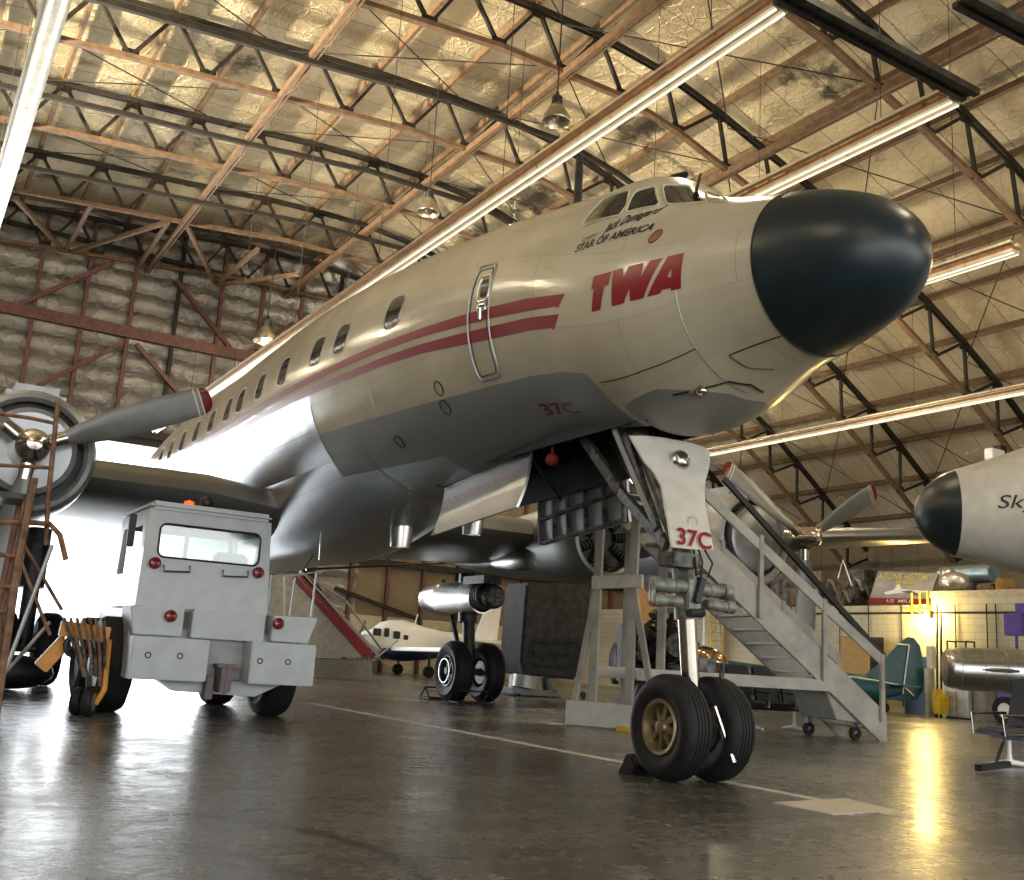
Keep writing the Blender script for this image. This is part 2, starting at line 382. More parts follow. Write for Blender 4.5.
def text_mesh(txt, size=1.0, shear=0., weight=0., ext=0.):
    cu = bpy.data.curves.new('lettering', 'FONT'); cu.body = txt; cu.size = size; cu.shear = shear; cu.offset = weight; cu.extrude = ext
    cu.align_x = 'LEFT'; cu.resolution_u = 4
    ob = bpy.data.objects.new('lettering', cu); C.objects.link(ob)
    dg = bpy.context.evaluated_depsgraph_get(); me = bpy.data.meshes.new_from_object(ob.evaluated_get(dg))
    bpy.data.objects.remove(ob); bpy.data.curves.remove(cu)
    return me
def text_on_plane(name, txt, m, org, xdir, zdir, width, height, parent=None, shear=0., weight=0., off=.004, world=False):
    """lettering fitted in a width x height box, org = lower left corner"""
    me = text_mesh(txt, 1.0, shear, weight); xs = [v.co.x for v in me.vertices]; ys = [v.co.y for v in me.vertices]
    x0, x1, y0, y1 = min(xs), max(xs), min(ys), max(ys); X = Vector(xdir).normalized(); Z = Vector(zdir).normalized(); Nn = X.cross(Z)
    T = root_matrix(parent).inverted() if (parent and world) else Matrix.Identity(4)
    for v in me.vertices:
        v.co = T @ (Vector(org) + X * ((v.co.x - x0) / (x1 - x0) * width) + Z * ((v.co.y - y0) / (y1 - y0) * height) + Nn * off)
    me.materials.clear(); me.materials.append(MM(m)); o = bpy.data.objects.new(name, me); C.objects.link(o)
    if parent: o.parent = parent
    return o

# ================================================================== THE HANGAR
XL, XR, YF, YB, XW, ZM = -21.0, 37.0, -13.0, 42.0, 28.0, 3.6
fl = MB().span((XL, YF, -.3), (XR, YB, 0)).build('floor', 'floor', org=(0, 0, 0), smooth=0); struct(fl)
og = MB().span((-60, YB, -.32), (80, 110, -.02)).build('ground', mat('outside_concrete', (.6, .6, .58), .8), org=(0, YB, 0), smooth=0); struct(og)
og2 = MB().span((-60, YF - 60, -.32), (80, YF, -.02)).build('ground', 'cream', org=(0, YF, 0), smooth=0); struct(og2)
# arch line of the truss bottom chord (X, z)
ARCH = [(-20.9, 7.2), (-17, 10.0), (-13, 12.0), (-9, 13.4), (-5, 14.3), (-1, 14.9), (3, 15.25), (7.1, 15.55), (11, 15.9), (15, 15.9), (17, 15.5), (19, 14.85), (21.3, 14.15), (23.7, 13.25), (26, 12.15), (28.3, 10.95), (30.2, 9.8), (32, 8.5), (34, 7.0), (36.9, 4.8)]
def zb(x):
    for (a, za), (b, zb_) in zip(ARCH, ARCH[1:]):
        if x <= b: return za + (zb_ - za) * (x - a) / (b - a)
    return ARCH[-1][1]
def nrm(x):
    d = (zb(x + .6) - zb(x - .6)) / 1.2; l = math.hypot(1, d); return (-d / l, 1 / l)
def toppt(x, t=1.5):
    n = nrm(x); return (x + n[0] * t, zb(x) + n[1] * t)
XN = [7.1 + 1.95 * k for k in range(-14, 6)] # bottom nodes
s_ = 1.95
x = XN[-1]
for _ in range(12):
    n = nrm(x + .8); x += 1.95 * n[1]
    if x < 36.5: XN.append(x)
TOPS = [toppt(x - .85) for x in XN] + [toppt(36.6)]
# roof deck
mb = MB(); prof = []
xs = [XL - .3 + i * (XR + .6 - XL) / 90 for i in range(91)]
pr = []
for x in xs:
    xc_ = min(max(x, -20.5), 36.4); n = nrm(xc_); pr.append((xc_ + n[0] * 2.05 + (x - xc_), zb(xc_) + n[1] * 2.05))
ys = [YF - .2 + i * (YB + .4 - YF) / 40 for i in range(41)]
for (px_, pz_) in pr:
    for y in ys: mb.v.append(Vector((px_, y, pz_)))
for i in range(90):
    for j in range(40):
        a = i * 41 + j; mb.f.append((a, a + 1, a + 42, a + 41))
rf = mb.build('ceiling', 'foil', org=(0, 0, 0), smooth=180); struct(rf)
sol = rf.modifiers.new('thickness', 'SOLIDIFY'); sol.thickness = .2; sol.offset = 1 if rf.data.polygons[0].normal.z > 0 else -1
# trusses
def truss(Y, idx, heavy=False):
    t = thing('roof_truss', 'steel roof truss spanning the hangar', 'truss', (0, Y, 0)); t['kind'] = 'structure'
    bc = MB()
    pts = [(x, zb(x)) for x in XN]
    for (a, b) in zip(pts, pts[1:]): bc.beam((a[0], 0, a[1]), (b[0], 0, b[1]), .17, .13)
    bc.build('bottom_chord', 'steel_red', t, smooth=0)
    tc = MB()
    for (a, b) in zip(TOPS, TOPS[1:]):
        for dy in (-.06, .06): tc.beam((a[0], dy, a[1]), (b[0], dy, b[1]), .05, .15)
    tc.build('top_chord', 'steel_frame', t, smooth=0)
    w = MB()
    for i, (p, q) in enumerate(zip(pts, TOPS)):
        w.beam((q[0], 0, q[1]), (p[0], 0, p[1]), .09, .09)
        if i + 1 < len(TOPS): w.beam((p[0], 0, p[1]), (TOPS[i + 1][0], 0, TOPS[i + 1][1]), .09, .09)
    w.build('web_bracing', 'steel_frame', t, smooth=0)
    g = MB()
    for p in pts: g.box((p[0], 0, p[1] + .1), (.42, .03, .26))
    for p in TOPS: g.box((p[0], 0, p[1] - .1), (.42, .03, .3))
    g.build('gusset', 'steel_frame', t, smooth=0)
TY = [4.6, 9.8, 15.0, 20.3, 25.5, 30.75, 36.0, 41.3]
for i, Y in enumerate(TY): truss(Y, i)
tn = [0]
def trim(mb, m, smooth=0):
    tn[0] += 1; return struct(mb.build('trim_%d' % tn[0], m, smooth=smooth))
# purlins on the top chords
for i, (x, z) in enumerate(TOPS):
    n = nrm(min(max(x, -20), 36)); c = (x + n[0] * .28, z + n[1] * .28)
    mb = MB()
    R_ = Matrix(((n[1], 0, n[0]), (0, 1, 0), (-n[0], 0, n[1]))).transposed(); R_ = Matrix.Rotation(-math.atan2(-n[0], n[1]) * -1, 3, 'Y') if False else Matrix.Rotation(math.atan2(n[0], n[1]), 3, 'Y')
    mb.box((c[0], (YF + YB) / 2, c[1] + .0), (.11, YB - YF, .24), R_)
    trim(mb, 'steel_tan')
# longitudinal ties at every third bottom node
for k, x in enumerate(XN):
    if abs((x - 7.1) / 1.95 - round((x - 7.1) / 5.85) * 3) < .1 and x < 19 or x > 19 and (k - XN.index(min(XN, key=lambda q: abs(q - 18.8)))) % 3 == 0:
        mb = MB(); mb.beam((x, YF, zb(x) - .05), (x, YB, zb(x) - .05), .12, .20); mb.beam((x + .14, YF, zb(x) - .12), (x + .14, YB, zb(x) - .12), .05, .04)
        trim(mb, 'steel_red')
# sway rods between trusses (thin crossing rods) and straight laterals
for Ya, Yb in zip(TY[2:], TY[3:]):
    for k in range(8, len(XN) - 3, 3):
        a, b = XN[k], XN[k + 3]
        mb = MB(); mb.tube((a, Ya, zb(a) + .15), (b, Yb, toppt(b, 1.4)[1]), .018, n=5); mb.tube((b, Ya, zb(b) + .15), (a, Yb, toppt(a, 1.4)[1]), .018, n=5)
        trim(mb, 'steel_frame')
for Y in (23.0, 28.3, 33.4):
    mb = MB()
    for a, b in zip(XN[6:24], XN[7:25]): mb.beam((a, Y, zb(a) - .2), (b, Y, zb(b) - .2), .13, .13)
    trim(mb, 'steel_frame')
# flat bracing between the last truss and the wall truss
for (p, q) in (((15, 198), (63, 250)), ((91, 205), (66, 250)), ((168, 222), (71, 252)), ((168, 222), (139, 265)), ((186, 224), (215, 283)), ((258, 249), (217, 284)), ((300, 274), (217, 285))):
    a = at(*p, 1, 36.0); b = at(*q, 1, 41.2); trim(MB().beam(a, b, .14, .14), 'steel_tan')
# back wall with the open door
DX0, DX1, DZ = -8.5, 12.6, 8.3
def wallpiece(name, x0, x1, z0, z1f, m='quilt'):
    mb = MB(); n = max(2, int((x1 - x0) / 1.5)); X = [x0 + (x1 - x0) * i / n for i in range(n + 1)]
    poly = [(x0, YB, z0), (x1, YB, z0)] + [(q, YB, z1f(q)) for q in reversed(X)]
    mb.prism(poly, (0, .3, 0)); return struct(mb.build(name, m, org=(0, YB, 0), smooth=0))
rz = lambda q: zb(min(max(q, -20.5), 36.5)) + 2.1
wallpiece('wall_back', DX0, DX1, DZ, rz)
wallpiece('wall_back', XL, DX0, 0, rz)
wallpiece('wall_back', DX1, 17.6, 2.4, rz)
wallpiece('wall_back', 17.6, XR, 2.4, rz, 'quilt_tan')
wallpiece('wall_back', DX1, XR, 0, lambda q: 2.4, 'cream')
mb = MB(); mb.span((DX0 - .25, YB - .15, 0), (DX0, YB + .3, DZ + .25)); mb.span((DX1, YB - .15, 0), (DX1 + .25, YB + .3, DZ + .25)); mb.span((DX0, YB - .15, DZ), (DX1, YB + .3, DZ + .3))
struct(mb.build('door_1', 'steel_frame', smooth=0))
# studs
k = 0
for i in range(30):
    x = -19.5 + i * 1.75
    if x > 36: break
    lo = DZ + .3 if DX0 < x < DX1 else 0
    mb = MB().span((x - .07, YB - .22, lo), (x + .07, YB - .002, zb(min(x, 36)) + 1.7)); trim(mb, 'oxide' if i % 4 else 'steel_frame')
mb = MB().span((XL, YB - .40, 12.5), (XR - 10, YB - .2, 12.95)); trim(mb, 'oxide')
mb = MB().span((XL, YB - .32, DZ + .3), (17, YB - .2, DZ + .6)); trim(mb, 'steel_frame')
mb = MB().span((DX1 + .3, YB - .32, 4.6), (XR - 1, YB - .2, 4.85)); trim(mb, 'steel_frame')
for (p, q) in (((9, 309), (114, 262)), ((0, 405), (123, 343)), ((136, 344), (187, 403)), ((176, 280), (234, 353)), ((246, 353), (293, 323)), ((320, 592), (300, 560)), ((335, 588), (420, 620))):
    trim(MB().beam(at(*p, 1, YB - .3), at(*q, 1, YB - .3), .2, .16), 'oxide' if q[1] < 500 else 'steel_frame')
trim(MB().span((XL, YB - .5, 15.95), (XR - 12, YB - .35, 16.1)), 'steel_frame')
# side walls and the low block rooms on the right
struct(MB().span((XL - .3, YF, 0), (XL, YB, 9.4)).build('wall_left', 'quilt', org=(XL, 0, 0), smooth=0))
struct(MB().span((XR, YF, 0), (XR + .3, YB, 7.0)).build('wall_right', 'quilt_tan', org=(XR, 0, 0), smooth=0))
YS0 = at(931, 600, 0, XW).y; ZM2 = at(870, 606, 0, XW).z - .16
struct(MB().span((XW, YF, 0), (XW + .25, YS0, ZM)).build('wall_block', 'blockwall', org=(XW, 0, 0), smooth=0))
struct(MB().span((XW, YS0, 0), (XW + .25, YB, ZM2)).build('wall_block', 'blockwall', org=(XW, 0, 0), smooth=0))
struct(MB().span((XW, YF, ZM), (XR, YS0, ZM + .16)).build('ceiling_block', 'cream', org=(XW, 0, ZM), smooth=0))
struct(MB().span((XW, YS0, ZM2), (XR, YB, ZM2 + .16)).build('ceiling_block', 'cream', org=(XW, 0, ZM2), smooth=0))
trim(MB().span((XW - .04, YF, ZM - .04), (XW, YS0, ZM + .17)), 'cream'); trim(MB().span((XW - .04, YS0, ZM2 - .04), (XW, YB, ZM2 + .17)), 'cream')
# front wall, high band with a wide open door below
wp = MB(); n_ = 30; X_ = [XL + (XR - XL) * i / n_ for i in range(n_ + 1)]
wp.prism([(XL, YF, 9.0), (XR, YF, 6.5)] + [(q, YF, rz(q)) for q in reversed(X_)], (0, -.3, 0))
struct(wp.build('wall_front', 'quilt', org=(0, YF, 0), smooth=0))
# wall services on the block wall
for y in (26.6, 25.9, 24.4, 23.2, 21.9, 19.95, 18.9, 18.6):
    trim(MB().tube((XW - .05, y, .2), (XW - .05, y, ZM - .25), .02, n=6), 'steel_frame')
trim(MB().tube((XW - .06, 30, ZM - .5), (XW - .06, 12, ZM - .5), .03, n=6), 'steel_frame')
trim(MB().span((XW - .03, 21.85, 0), (XW, 20.9, 1.75)), 'blue_paint')
# painted floor line and patch
p0 = at(290, 700, 2, 0); fx = 6.3
struct(MB().span((fx - .06, 4.9, .0), (fx + .06, 16.5, .004)).build('floor_marking', mat('worn_line_paint', (.62, .60, .52), .5, var=.2, scale=5), smooth=0))
pa = [at(u, v, 2, 0) for u, v in ((772, 803), (845, 799), (897, 811), (833, 815))]
struct(MB().prism(pa, (0, 0, .006)).build('floor_marking', mat('patch_paint', (.52, .47, .38), .5, var=.1), smooth=0))

# ================================================================== THE AIRLINER
ST = [(0,4.05,0),(.04,4.05,.17),(.12,4.05,.28),(.3,4.06,.43)] + [(a-.163,b,c) for a,b,c in [(.9,4.095,.613),(1.5,4.12,.765),(2.6,4.13,1.09),(4.2,4.47,1.292),(6.5,4.575,1.55),(9.5,4.60,1.76),(14,4.60,1.77),(20,4.62,1.70),(24,4.80,1.40),(28,5.15,.95),(31.5,5.55,.42),(33.2,5.75,.06)]]
Y0 = -2.32
def _slopes(xs, ys):
    h = [b - a for a, b in zip(xs, xs[1:])]; d = [(b - a) / k for a, b, k in zip(ys, ys[1:], h)]
    return [d[0]] + [(d[i] * h[i + 1] + d[i + 1] * h[i]) / (h[i] + h[i + 1]) for i in range(len(h) - 1)] + [d[-1]]
def _her(x, xs, ys, ms):
    i = 0
    while i < len(xs) - 2 and x > xs[i + 1]: i += 1
    h = xs[i + 1] - xs[i]; t = min(max((x - xs[i]) / h, 0), 1)
    return ys[i] * (2*t**3 - 3*t*t + 1) + h*ms[i]*(t**3 - 2*t*t + t) + ys[i+1]*(3*t*t - 2*t**3) + h*ms[i+1]*(t**3 - t*t)
XS = [math.sqrt(a[0]) for a in ST]; ZC = [a[1] for a in ST]; RR = [a[2] for a in ST]; MZ = _slopes(XS, ZC); MR = _slopes(XS, RR)
BX = [-.7, -.2, .3, .9, 1.7, 2.8, 4.5]; BH = [0, .07, .28, .15, .03, 0, 0]; MBs = _slopes(BX, BH)
def fprof(ly):
    q = math.sqrt(max(ly - Y0, 0)); return _her(q, XS, ZC, MZ), max(_her(q, XS, RR, MR), 0)
def bump(ly, phi):
    if ly <= BX[0] or ly >= BX[-1]: return 0
    a = abs((phi + PI) % (2 * PI) - PI)
    return _her(ly, BX, BH, MBs) * math.cos(a / 1.25 * PI / 2) ** 1.3 if a < 1.25 else 0
def S(ly, phi, off=0.):
    """fuselage surface; phi from the crown, positive to starboard"""
    z, r = fprof(ly); r += bump(ly, phi) + off
    return Vector((-r * math.sin(phi), ly, z + r * math.cos(phi)))
def phi_z(ly, z, side=1):
    zc, r = fprof(ly); return side * math.acos(max(-1, min(1, (z - zc) / r)))
YAW = -.03
plane = thing('propeller_airliner', 'cream and bare metal four-engined propeller airliner with red stripes and black nose', 'airplane', (6.08, 6.8, 0), YAW)
K_ = .03
def toL(p): c, s = math.cos(K_), math.sin(K_); dx, dy = p[0] - 6.08, p[1] - 6.8; return Vector((dx * c - dy * s, dx * s + dy * c, p[2]))
def toW(q): c, s = math.cos(K_), math.sin(K_); return Vector((6.08 + q[0] * c + q[1] * s, 6.8 - q[0] * s + q[1] * c, q[2]))
def atL(u, v, axis, val):
    o = toL((0, 0, CAMH)); d = toL(at(u, v, 2, -10) if False else (Vector((0, 0, CAMH)) + RX * (u - 512) + RY * (440 - v) + RZ * (-FPX))) - o
    return o + d * ((val - o[axis]) / d[axis])
SEAM = -1.30
WELL = (.38, 4.78)
# fuselage skin with the open nose wheel bay
def fus_strip(name, l0, l1, nl, m, cut=None, off=0., cap=False):
    n = 96; me = bpy.data.meshes.new(name); bm = bmesh.new(); uvl = bm.loops.layers.uv.new('UVMap')
    if l0 <= Y0: L = [Y0 + (l1 - Y0) * (i / nl) ** 2 for i in range(nl + 1)]
    else: L = [l0 + (l1 - l0) * i / nl for i in range(nl + 1)]
    G = [[bm.verts.new(S(l, 2 * PI * j / n, off)) for j in range(n)] for l in L]
    for i in range(nl):
        r = max(fprof((L[i] + L[i + 1]) / 2)[1], .3)
        for j in range(n):
            mid = abs((2 * PI * (j + .5) / n) - PI); lm = (L[i] + L[i + 1]) / 2
            if cut and cut[0] < lm < cut[1] and mid * r < .33: continue
            f = bm.faces.new((G[i][j], G[i][(j + 1) % n], G[i + 1][(j + 1) % n], G[i + 1][j])); f.smooth = True
            for lp, (a, b) in zip(f.loops, ((i, j), (i, j + 1), (i + 1, j + 1), (i + 1, j))): lp[uvl].uv = (L[a], 2 * PI * b / n * 1.7)
    if cap: bm.faces.new([v for v in G[-1]])
    bmesh.ops.remove_doubles(bm, verts=bm.verts, dist=1e-4); bmesh.ops.recalc_face_normals(bm, faces=bm.faces)
    bm.to_mesh(me); bm.free(); me.materials.append(MM(m)); o = bpy.data.objects.new(name, me); C.objects.link(o); o.parent = plane
    return o
fus = fus_strip('fuselage', SEAM, 30.65, 240, 'fuselage', cut=WELL, cap=True)
rad = fus_strip('radome', Y0, SEAM, 40, 'radome', off=.004); tag(rad, 'matt blue-black nose radome')
seam = MB().path([S(SEAM, 2 * PI * j / 72, .004) for j in range(72)], .008, 5, closed=True).build('nose_ring', 'dark_metal', plane)
def patch(name, poly, m, parent=plane, off=.004, thick=0., grid=.08):
    """closed skin patch: poly is a list of (station, angle)"""
    R0 = 1.3; bm = bmesh.new(); vs = [bm.verts.new((a, b * R0, 0)) for a, b in poly]; bm.faces.new(vs); bmesh.ops.triangulate(bm, faces=bm.faces)
    for ax in (0, 1):
        lo = min(v.co[ax] for v in bm.verts); hi = max(v.co[ax] for v in bm.verts); k = int((hi - lo) / grid)
        for i in range(1, k + 1):
            co = [0, 0, 0]; co[ax] = lo + i * grid; no = [0, 0, 0]; no[ax] = 1
            bmesh.ops.bisect_plane(bm, geom=bm.verts[:] + bm.edges[:] + bm.faces[:], plane_co=co, plane_no=no)
    for v in bm.verts: v.co = S(v.co.x, v.co.y / R0, off)
    for f in bm.faces: f.smooth = True
    bmesh.ops.recalc_face_normals(bm, faces=bm.faces)
    c = S(poly[0][0], poly[0][1], off); z, r = fprof(poly[0][0]); out = c - Vector((0, poly[0][0], z)); bm.faces.ensure_lookup_table()
    if bm.faces[0].normal.dot(out) < 0: bmesh.ops.reverse_faces(bm, faces=bm.faces)
    me = bpy.data.meshes.new(name); bm.to_mesh(me); bm.free(); me.materials.append(MM(m)); o = bpy.data.objects.new(name, me); C.objects.link(o); o.parent = parent
    return o
def outline(mb, poly, r, off=.003, closed=True, step=.06):
    P = []; k = len(poly)
    for i in range(k if closed else k - 1):
        a, b = poly[i], poly[(i + 1) % k]; d = math.hypot(a[0] - b[0], (a[1] - b[1]) * 1.3); n = max(1, int(d / step))
        P += [(a[0] + (b[0] - a[0]) * t / n, a[1] + (b[1] - a[1]) * t / n) for t in range(n)]
    if not closed: P.append(poly[-1])
    mb.path([S(a, b, off) for a, b in P], r, 5, closed=closed); return mb
def rnd(poly, k=3, f=.25):
    """rounds the corners of a (station, angle) polygon"""
    out = []; n = len(poly)
    for i in range(n):
        p, a, b = poly[i], poly[i - 1], poly[(i + 1) % n]
        A = (p[0] + (a[0] - p[0]) * f, p[1] + (a[1] - p[1]) * f); B = (p[0] + (b[0] - p[0]) * f, p[1] + (b[1] - p[1]) * f)
        for j in range(k + 1):
            t = j / k; out.append(tuple((1 - t) ** 2 * A[q] + 2 * t * (1 - t) * p[q] + t * t * B[q] for q in (0, 1)))
    return out
# cockpit glazing, both sides
CW = [[(0.655, 0.976), (0.614, 0.681), (0.29, 0.595), (0.172, 0.774), (0.184, 0.884)],
      [(0.133, 0.852), (0.218, 0.611), (0.126, 0.464), (-0.093, 0.664), (-0.104, 0.719)],
      [(-.06, 0.560), (0.07, 0.400), (-.10, 0.060), (-.52, .07), (-.42, .47), (-.22, .66)]]
CW[2] = [(0.1, 0.412), (-.008, 0.228), (-.555, .589), (-.182, .675)]
CW.append([(-.051, .096), (-.30, .13), (-.784, .608), (-.617, .606)])
for i, poly in enumerate(CW):
    for sd in ((1, -1) if i < 3 else (1,)):
        pl = rnd([(a, b * sd) for a, b in poly], 3, .14)
        g = patch('cockpit_window', pl, 'glass', off=.003)
        outline(MB(), pl, .012, .004).build('window_frame', 'cream', g)
# cabin windows: oval-cornered panes with frames
for ly in (3.97, 5.40, 6.20, 7.53, 8.7, 9.86, 10.72, 11.9, 13.1, 14.3, 15.5, 16.7):
    for sd in (1, -1):
        pl = []
        for j in range(16):
            a = 2 * PI * j / 16; ca, sa = math.cos(a), math.sin(a)
            dx = .20 * math.copysign(abs(ca) ** .6, ca); dz = .215 * math.copysign(abs(sa) ** .6, sa)
            pl.append((ly + dx, phi_z(ly, 4.87 + dz, sd)))
        g = patch('cabin_window', pl, 'glass', off=.003, grid=.12)
        outline(MB(), pl, .009, .001, step=.1).build('window_frame', 'alu_dull', g)
# cheatline stripes
STR = [[(.64, 4.22, 4.11), (1.25, 4.33, 4.205), (1.85, 4.40, 4.28), (2.5, 4.445, 4.33), (3.24, 4.485, 4.385), (4.2, 4.52, 4.42), (5.1, 4.53, 4.43), (7, 4.53, 4.44), (10, 4.54, 4.45), (15, 4.55, 4.46), (22, 4.85, 4.75), (27, 5.15, 5.07)],
       [(.74, 4.05, 3.93), (1.25, 4.14, 4.02), (1.85, 4.20, 4.075), (2.5, 4.255, 4.135), (3.24, 4.305, 4.20), (4.2, 4.34, 4.24), (5.1, 4.345, 4.255), (7, 4.37, 4.285), (10, 4.38, 4.30), (15, 4.39, 4.31), (22, 4.69, 4.60), (27, 5.02, 4.95)]]
def lerp3(T, y, k):
    for a, b in zip(T, T[1:]):
        if y <= b[0]: return a[k] + (b[k] - a[k]) * (y - a[0]) / (b[0] - a[0])
    return T[-1][k]
for T in STR:
    for sd in (1, -1):
        mb = MB(); L = [T[0][0] + (27 - T[0][0]) * i / 180 for i in range(181)]
        for i, l in enumerate(L):
            zt, zb2 = lerp3(T, l, 1), lerp3(T, l, 2)
            for j in range(4):
                ll = l + (.11 * j / 3 if i == 0 else 0); z = zt + (zb2 - zt) * j / 3; mb.v.append(S(ll, phi_z(ll, z, sd), .003))
        for i in range(180):
            for j in range(3): a = i * 4 + j; mb.f.append((a, a + 1, a + 5, a + 4))
        mb.build('stripe', 'red', plane)
# big red letters
LT = {'T': [(0.267, 1.448), (0.051, 1.421), (0.078, 1.54), (0.122, 1.544), (0.173, 1.735), (0.285, 1.746), (0.252, 1.557), (0.285, 1.562)],
 'W': [(0.036, 1.417), (-0.068, 1.408), (-0.093, 1.499), (-0.13, 1.404), (-0.283, 1.397), (-0.278, 1.526), (-0.346, 1.392), (-0.472, 1.389), (-0.3, 1.726), (-0.161, 1.72), (-0.161, 1.61), (-0.096, 1.722), (0.037, 1.726)],
 'A': [(-0.523, 1.387), (-0.674, 1.387), (-0.655, 1.744), (-0.564, 1.736), (-0.561, 1.71), (-0.482, 1.702), (-0.461, 1.73), (-0.335, 1.724), (-0.450, 1.535), (-0.536, 1.598), (-0.568, 1.606), (-0.574, 1.514), (-.536, 1.598), (-.4505, 1.5345)]}
for k, pl in LT.items(): patch('airline_letter', pl, 'red', grid=.05)
# small writing wrapped on the skin
def skin_text(name, txt, m, l0, z0, l1, h, shear=0., weight=0., slope=0.):
    me = text_mesh(txt, 1, shear, weight); xs = [v.co.x for v in me.vertices]; yy = [v.co.y for v in me.vertices]; x0, x1, y0, y1 = min(xs), max(xs), min(yy), max(yy)
    for v in me.vertices:
        t = (v.co.x - x0) / (x1 - x0); l = l0 + (l1 - l0) * t; z = z0 + slope * t + (v.co.y - y0) / (y1 - y0) * h
        v.co = S(l, phi_z(l, z) if z < 4.55 else phi_bump(l, z), .005)
    me.materials.clear(); me.materials.append(MM(m)); o = bpy.data.objects.new(name, me); C.objects.link(o); o.parent = plane; return o
def phi_bump(l, z):
    a, b = .2, 2.9
    for _ in range(30):
        c = (a + b) / 2
        if S(l, c).z > z: a = c
        else: b = c
    return a
skin_text('lettering', 'STAR OF AMERICA', 'black', .625, 4.63, -.24, .08, .35, .03, -.01)
skin_text('lettering', 'CAPT.', 'black', .56, 4.725, .37, .04, .3, .0, .0)
skin_text('lettering', 'Jack Dunagard', 'black', .30, 4.70, -.20, .13, .55, .022, .10)
def skin_text_phi(name, txt, m, l0, p0, l1, p1, hp, shear=0., weight=0.):
    me = text_mesh(txt, 1, shear, weight); xs = [v.co.x for v in me.vertices]; yy = [v.co.y for v in me.vertices]; x0, x1, y0, y1 = min(xs), max(xs), min(yy), max(yy)
    for v in me.vertices:
        t = (v.co.x - x0) / (x1 - x0); v.co = S(l0 + (l1 - l0) * t, p0 + (p1 - p0) * t - (v.co.y - y0) / (y1 - y0) * hp, .005)
    me.materials.clear(); me.materials.append(MM(m)); o = bpy.data.objects.new(name, me); C.objects.link(o); o.parent = plane; return o
skin_text_phi('fleet_number', '37C', 'redlens', 1.72, 2.625, 1.16, 2.655, .135, .1, .022)
# door, hatches, small fittings
DO = [(1.857, 1.212), (2.115, 1.211), (2.239, 1.316), (2.269, 1.529), (2.307, 1.726), (2.341, 1.919), (2.379, 2.12), (2.30, 2.185), (1.98, 2.190), (1.907, 2.109), (1.868, 1.822), (1.864, 1.621), (1.837, 1.432)]
DO = [(1.86, 1.25), (2.22, 1.25), (2.34, 2.185), (1.94, 2.185)]
DO = rnd(DO, 5, .16)
dr = outline(MB(), DO, .012, .002, step=.05).build('passenger_door', 'alu_dull', plane); tag(dr, 'rounded crew door outline')
outline(MB(), rnd([(1.90, 1.29), (2.185, 1.29), (2.30, 2.15), (1.98, 2.15)], 5, .14), .006, .003, step=.05).build('door_seal', 'dark_metal', dr)
dw = rnd([(1.93, 1.385), (2.06, 1.385), (2.07, 1.54), (1.94, 1.54)], 3, .3)
dwin = patch('door_window', dw, 'glass', dr, .006); outline(MB(), rnd([(1.90, 1.36), (2.09, 1.36), (2.10, 1.57), (1.91, 1.57)], 3, .2), .010, .005).build('door_trim', 'alu', dr)
hm = MB(); outline(hm, rnd([(1.94, 1.60), (2.08, 1.60), (2.08, 1.655), (1.94, 1.655)], 3, .3), .012, .01); hm.tube(S(2.02, 1.63, .02), S(2.03, 1.72, .02), .025, n=8); hm.build('door_handle', 'alu', dr)
for (l, p, r) in ((3.10, 2.115, .075), (3.16, 2.27, .08), (4.47, 2.385, .075)):
    pl = [(l + r * math.cos(2 * PI * j / 20), p + r * math.sin(2 * PI * j / 20) / 1.3) for j in range(20)]
    outline(MB(), pl, .008, .003, step=.03).build('access_hatch', 'dark_metal', plane)
pl = [(-.32 + .05 * math.cos(2 * PI * j / 20) + .02 * math.sin(2 * PI * j / 20), 1.12 + .075 * math.sin(2 * PI * j / 20)) for j in range(20)]
ov = patch('static_port_plate', pl, mat('port_plate', (.30, .16, .10), .5), grid=.03); outline(MB(), pl, .006, .004, step=.02).build('plate_rim', 'red', ov)
# skin joints: rings and the long hatch seams
for l, a, b in ((-.60, 1.75, 3.05), (6.33, 1.85, 2.6)):
    outline(MB(), [(l, a + (b - a) * i / 20) for i in range(21)], .005 if l < 0 else .008, .001, False).build('skin_joint', 'alu_dull', plane)
outline(MB(), [(.50, 2.33), (-.05, 2.31), (-.60, 2.33)], .005, .002, False).build('skin_joint', 'dark_metal', plane)
outline(MB(), [(-1.28, 2.62), (-.80, 2.55), (-.83, 2.78), (-.95, 3.0)], .006, .002, False).build('skin_joint', 'dark_metal', plane)
outline(MB(), [(-.15, 2.62), (-.35, 2.68), (-.62, 2.8), (-.7, 3.0), (-.66, 3.2)], .010, .002, False).build('skin_joint', 'dark_metal', plane)
lp = MB(); lp.sphere(S(-.39, 2.72, .01), .055, 16, (1, 1, .7)); lp.tube(S(-.45, 2.66, .03), S(-.36, 2.64, .07), .012); lp.build('taxi_lamp', 'chrome', plane)
# radio masts, wiper, roof scoop
pt = S(2.38, 0); MB().path([pt - Vector((0, 0, .06)), pt + Vector((0, 0, .4)), pt + Vector((0, 0, .78))], [.055, .05, .045], 10).build('radio_mast', 'dark_metal', plane)
MB().path([S(-.02, .12, .14), S(-.10, .20, .10), S(-.30, .42, .05), S(-.34, .47, .03)], [.013, .013, .018, .03], 8).build('windscreen_wiper', 'black', plane)
pt = S(.75, -.05); sm = MB().lathe([(0, .005), (.03, .03), (.2, .07), (.6, .06), (1.2, .01)], pt + Vector((0, -.3, .09)), (0, 1, 0), 14); sm.build('loop_aerial', 'dark_metal', plane)
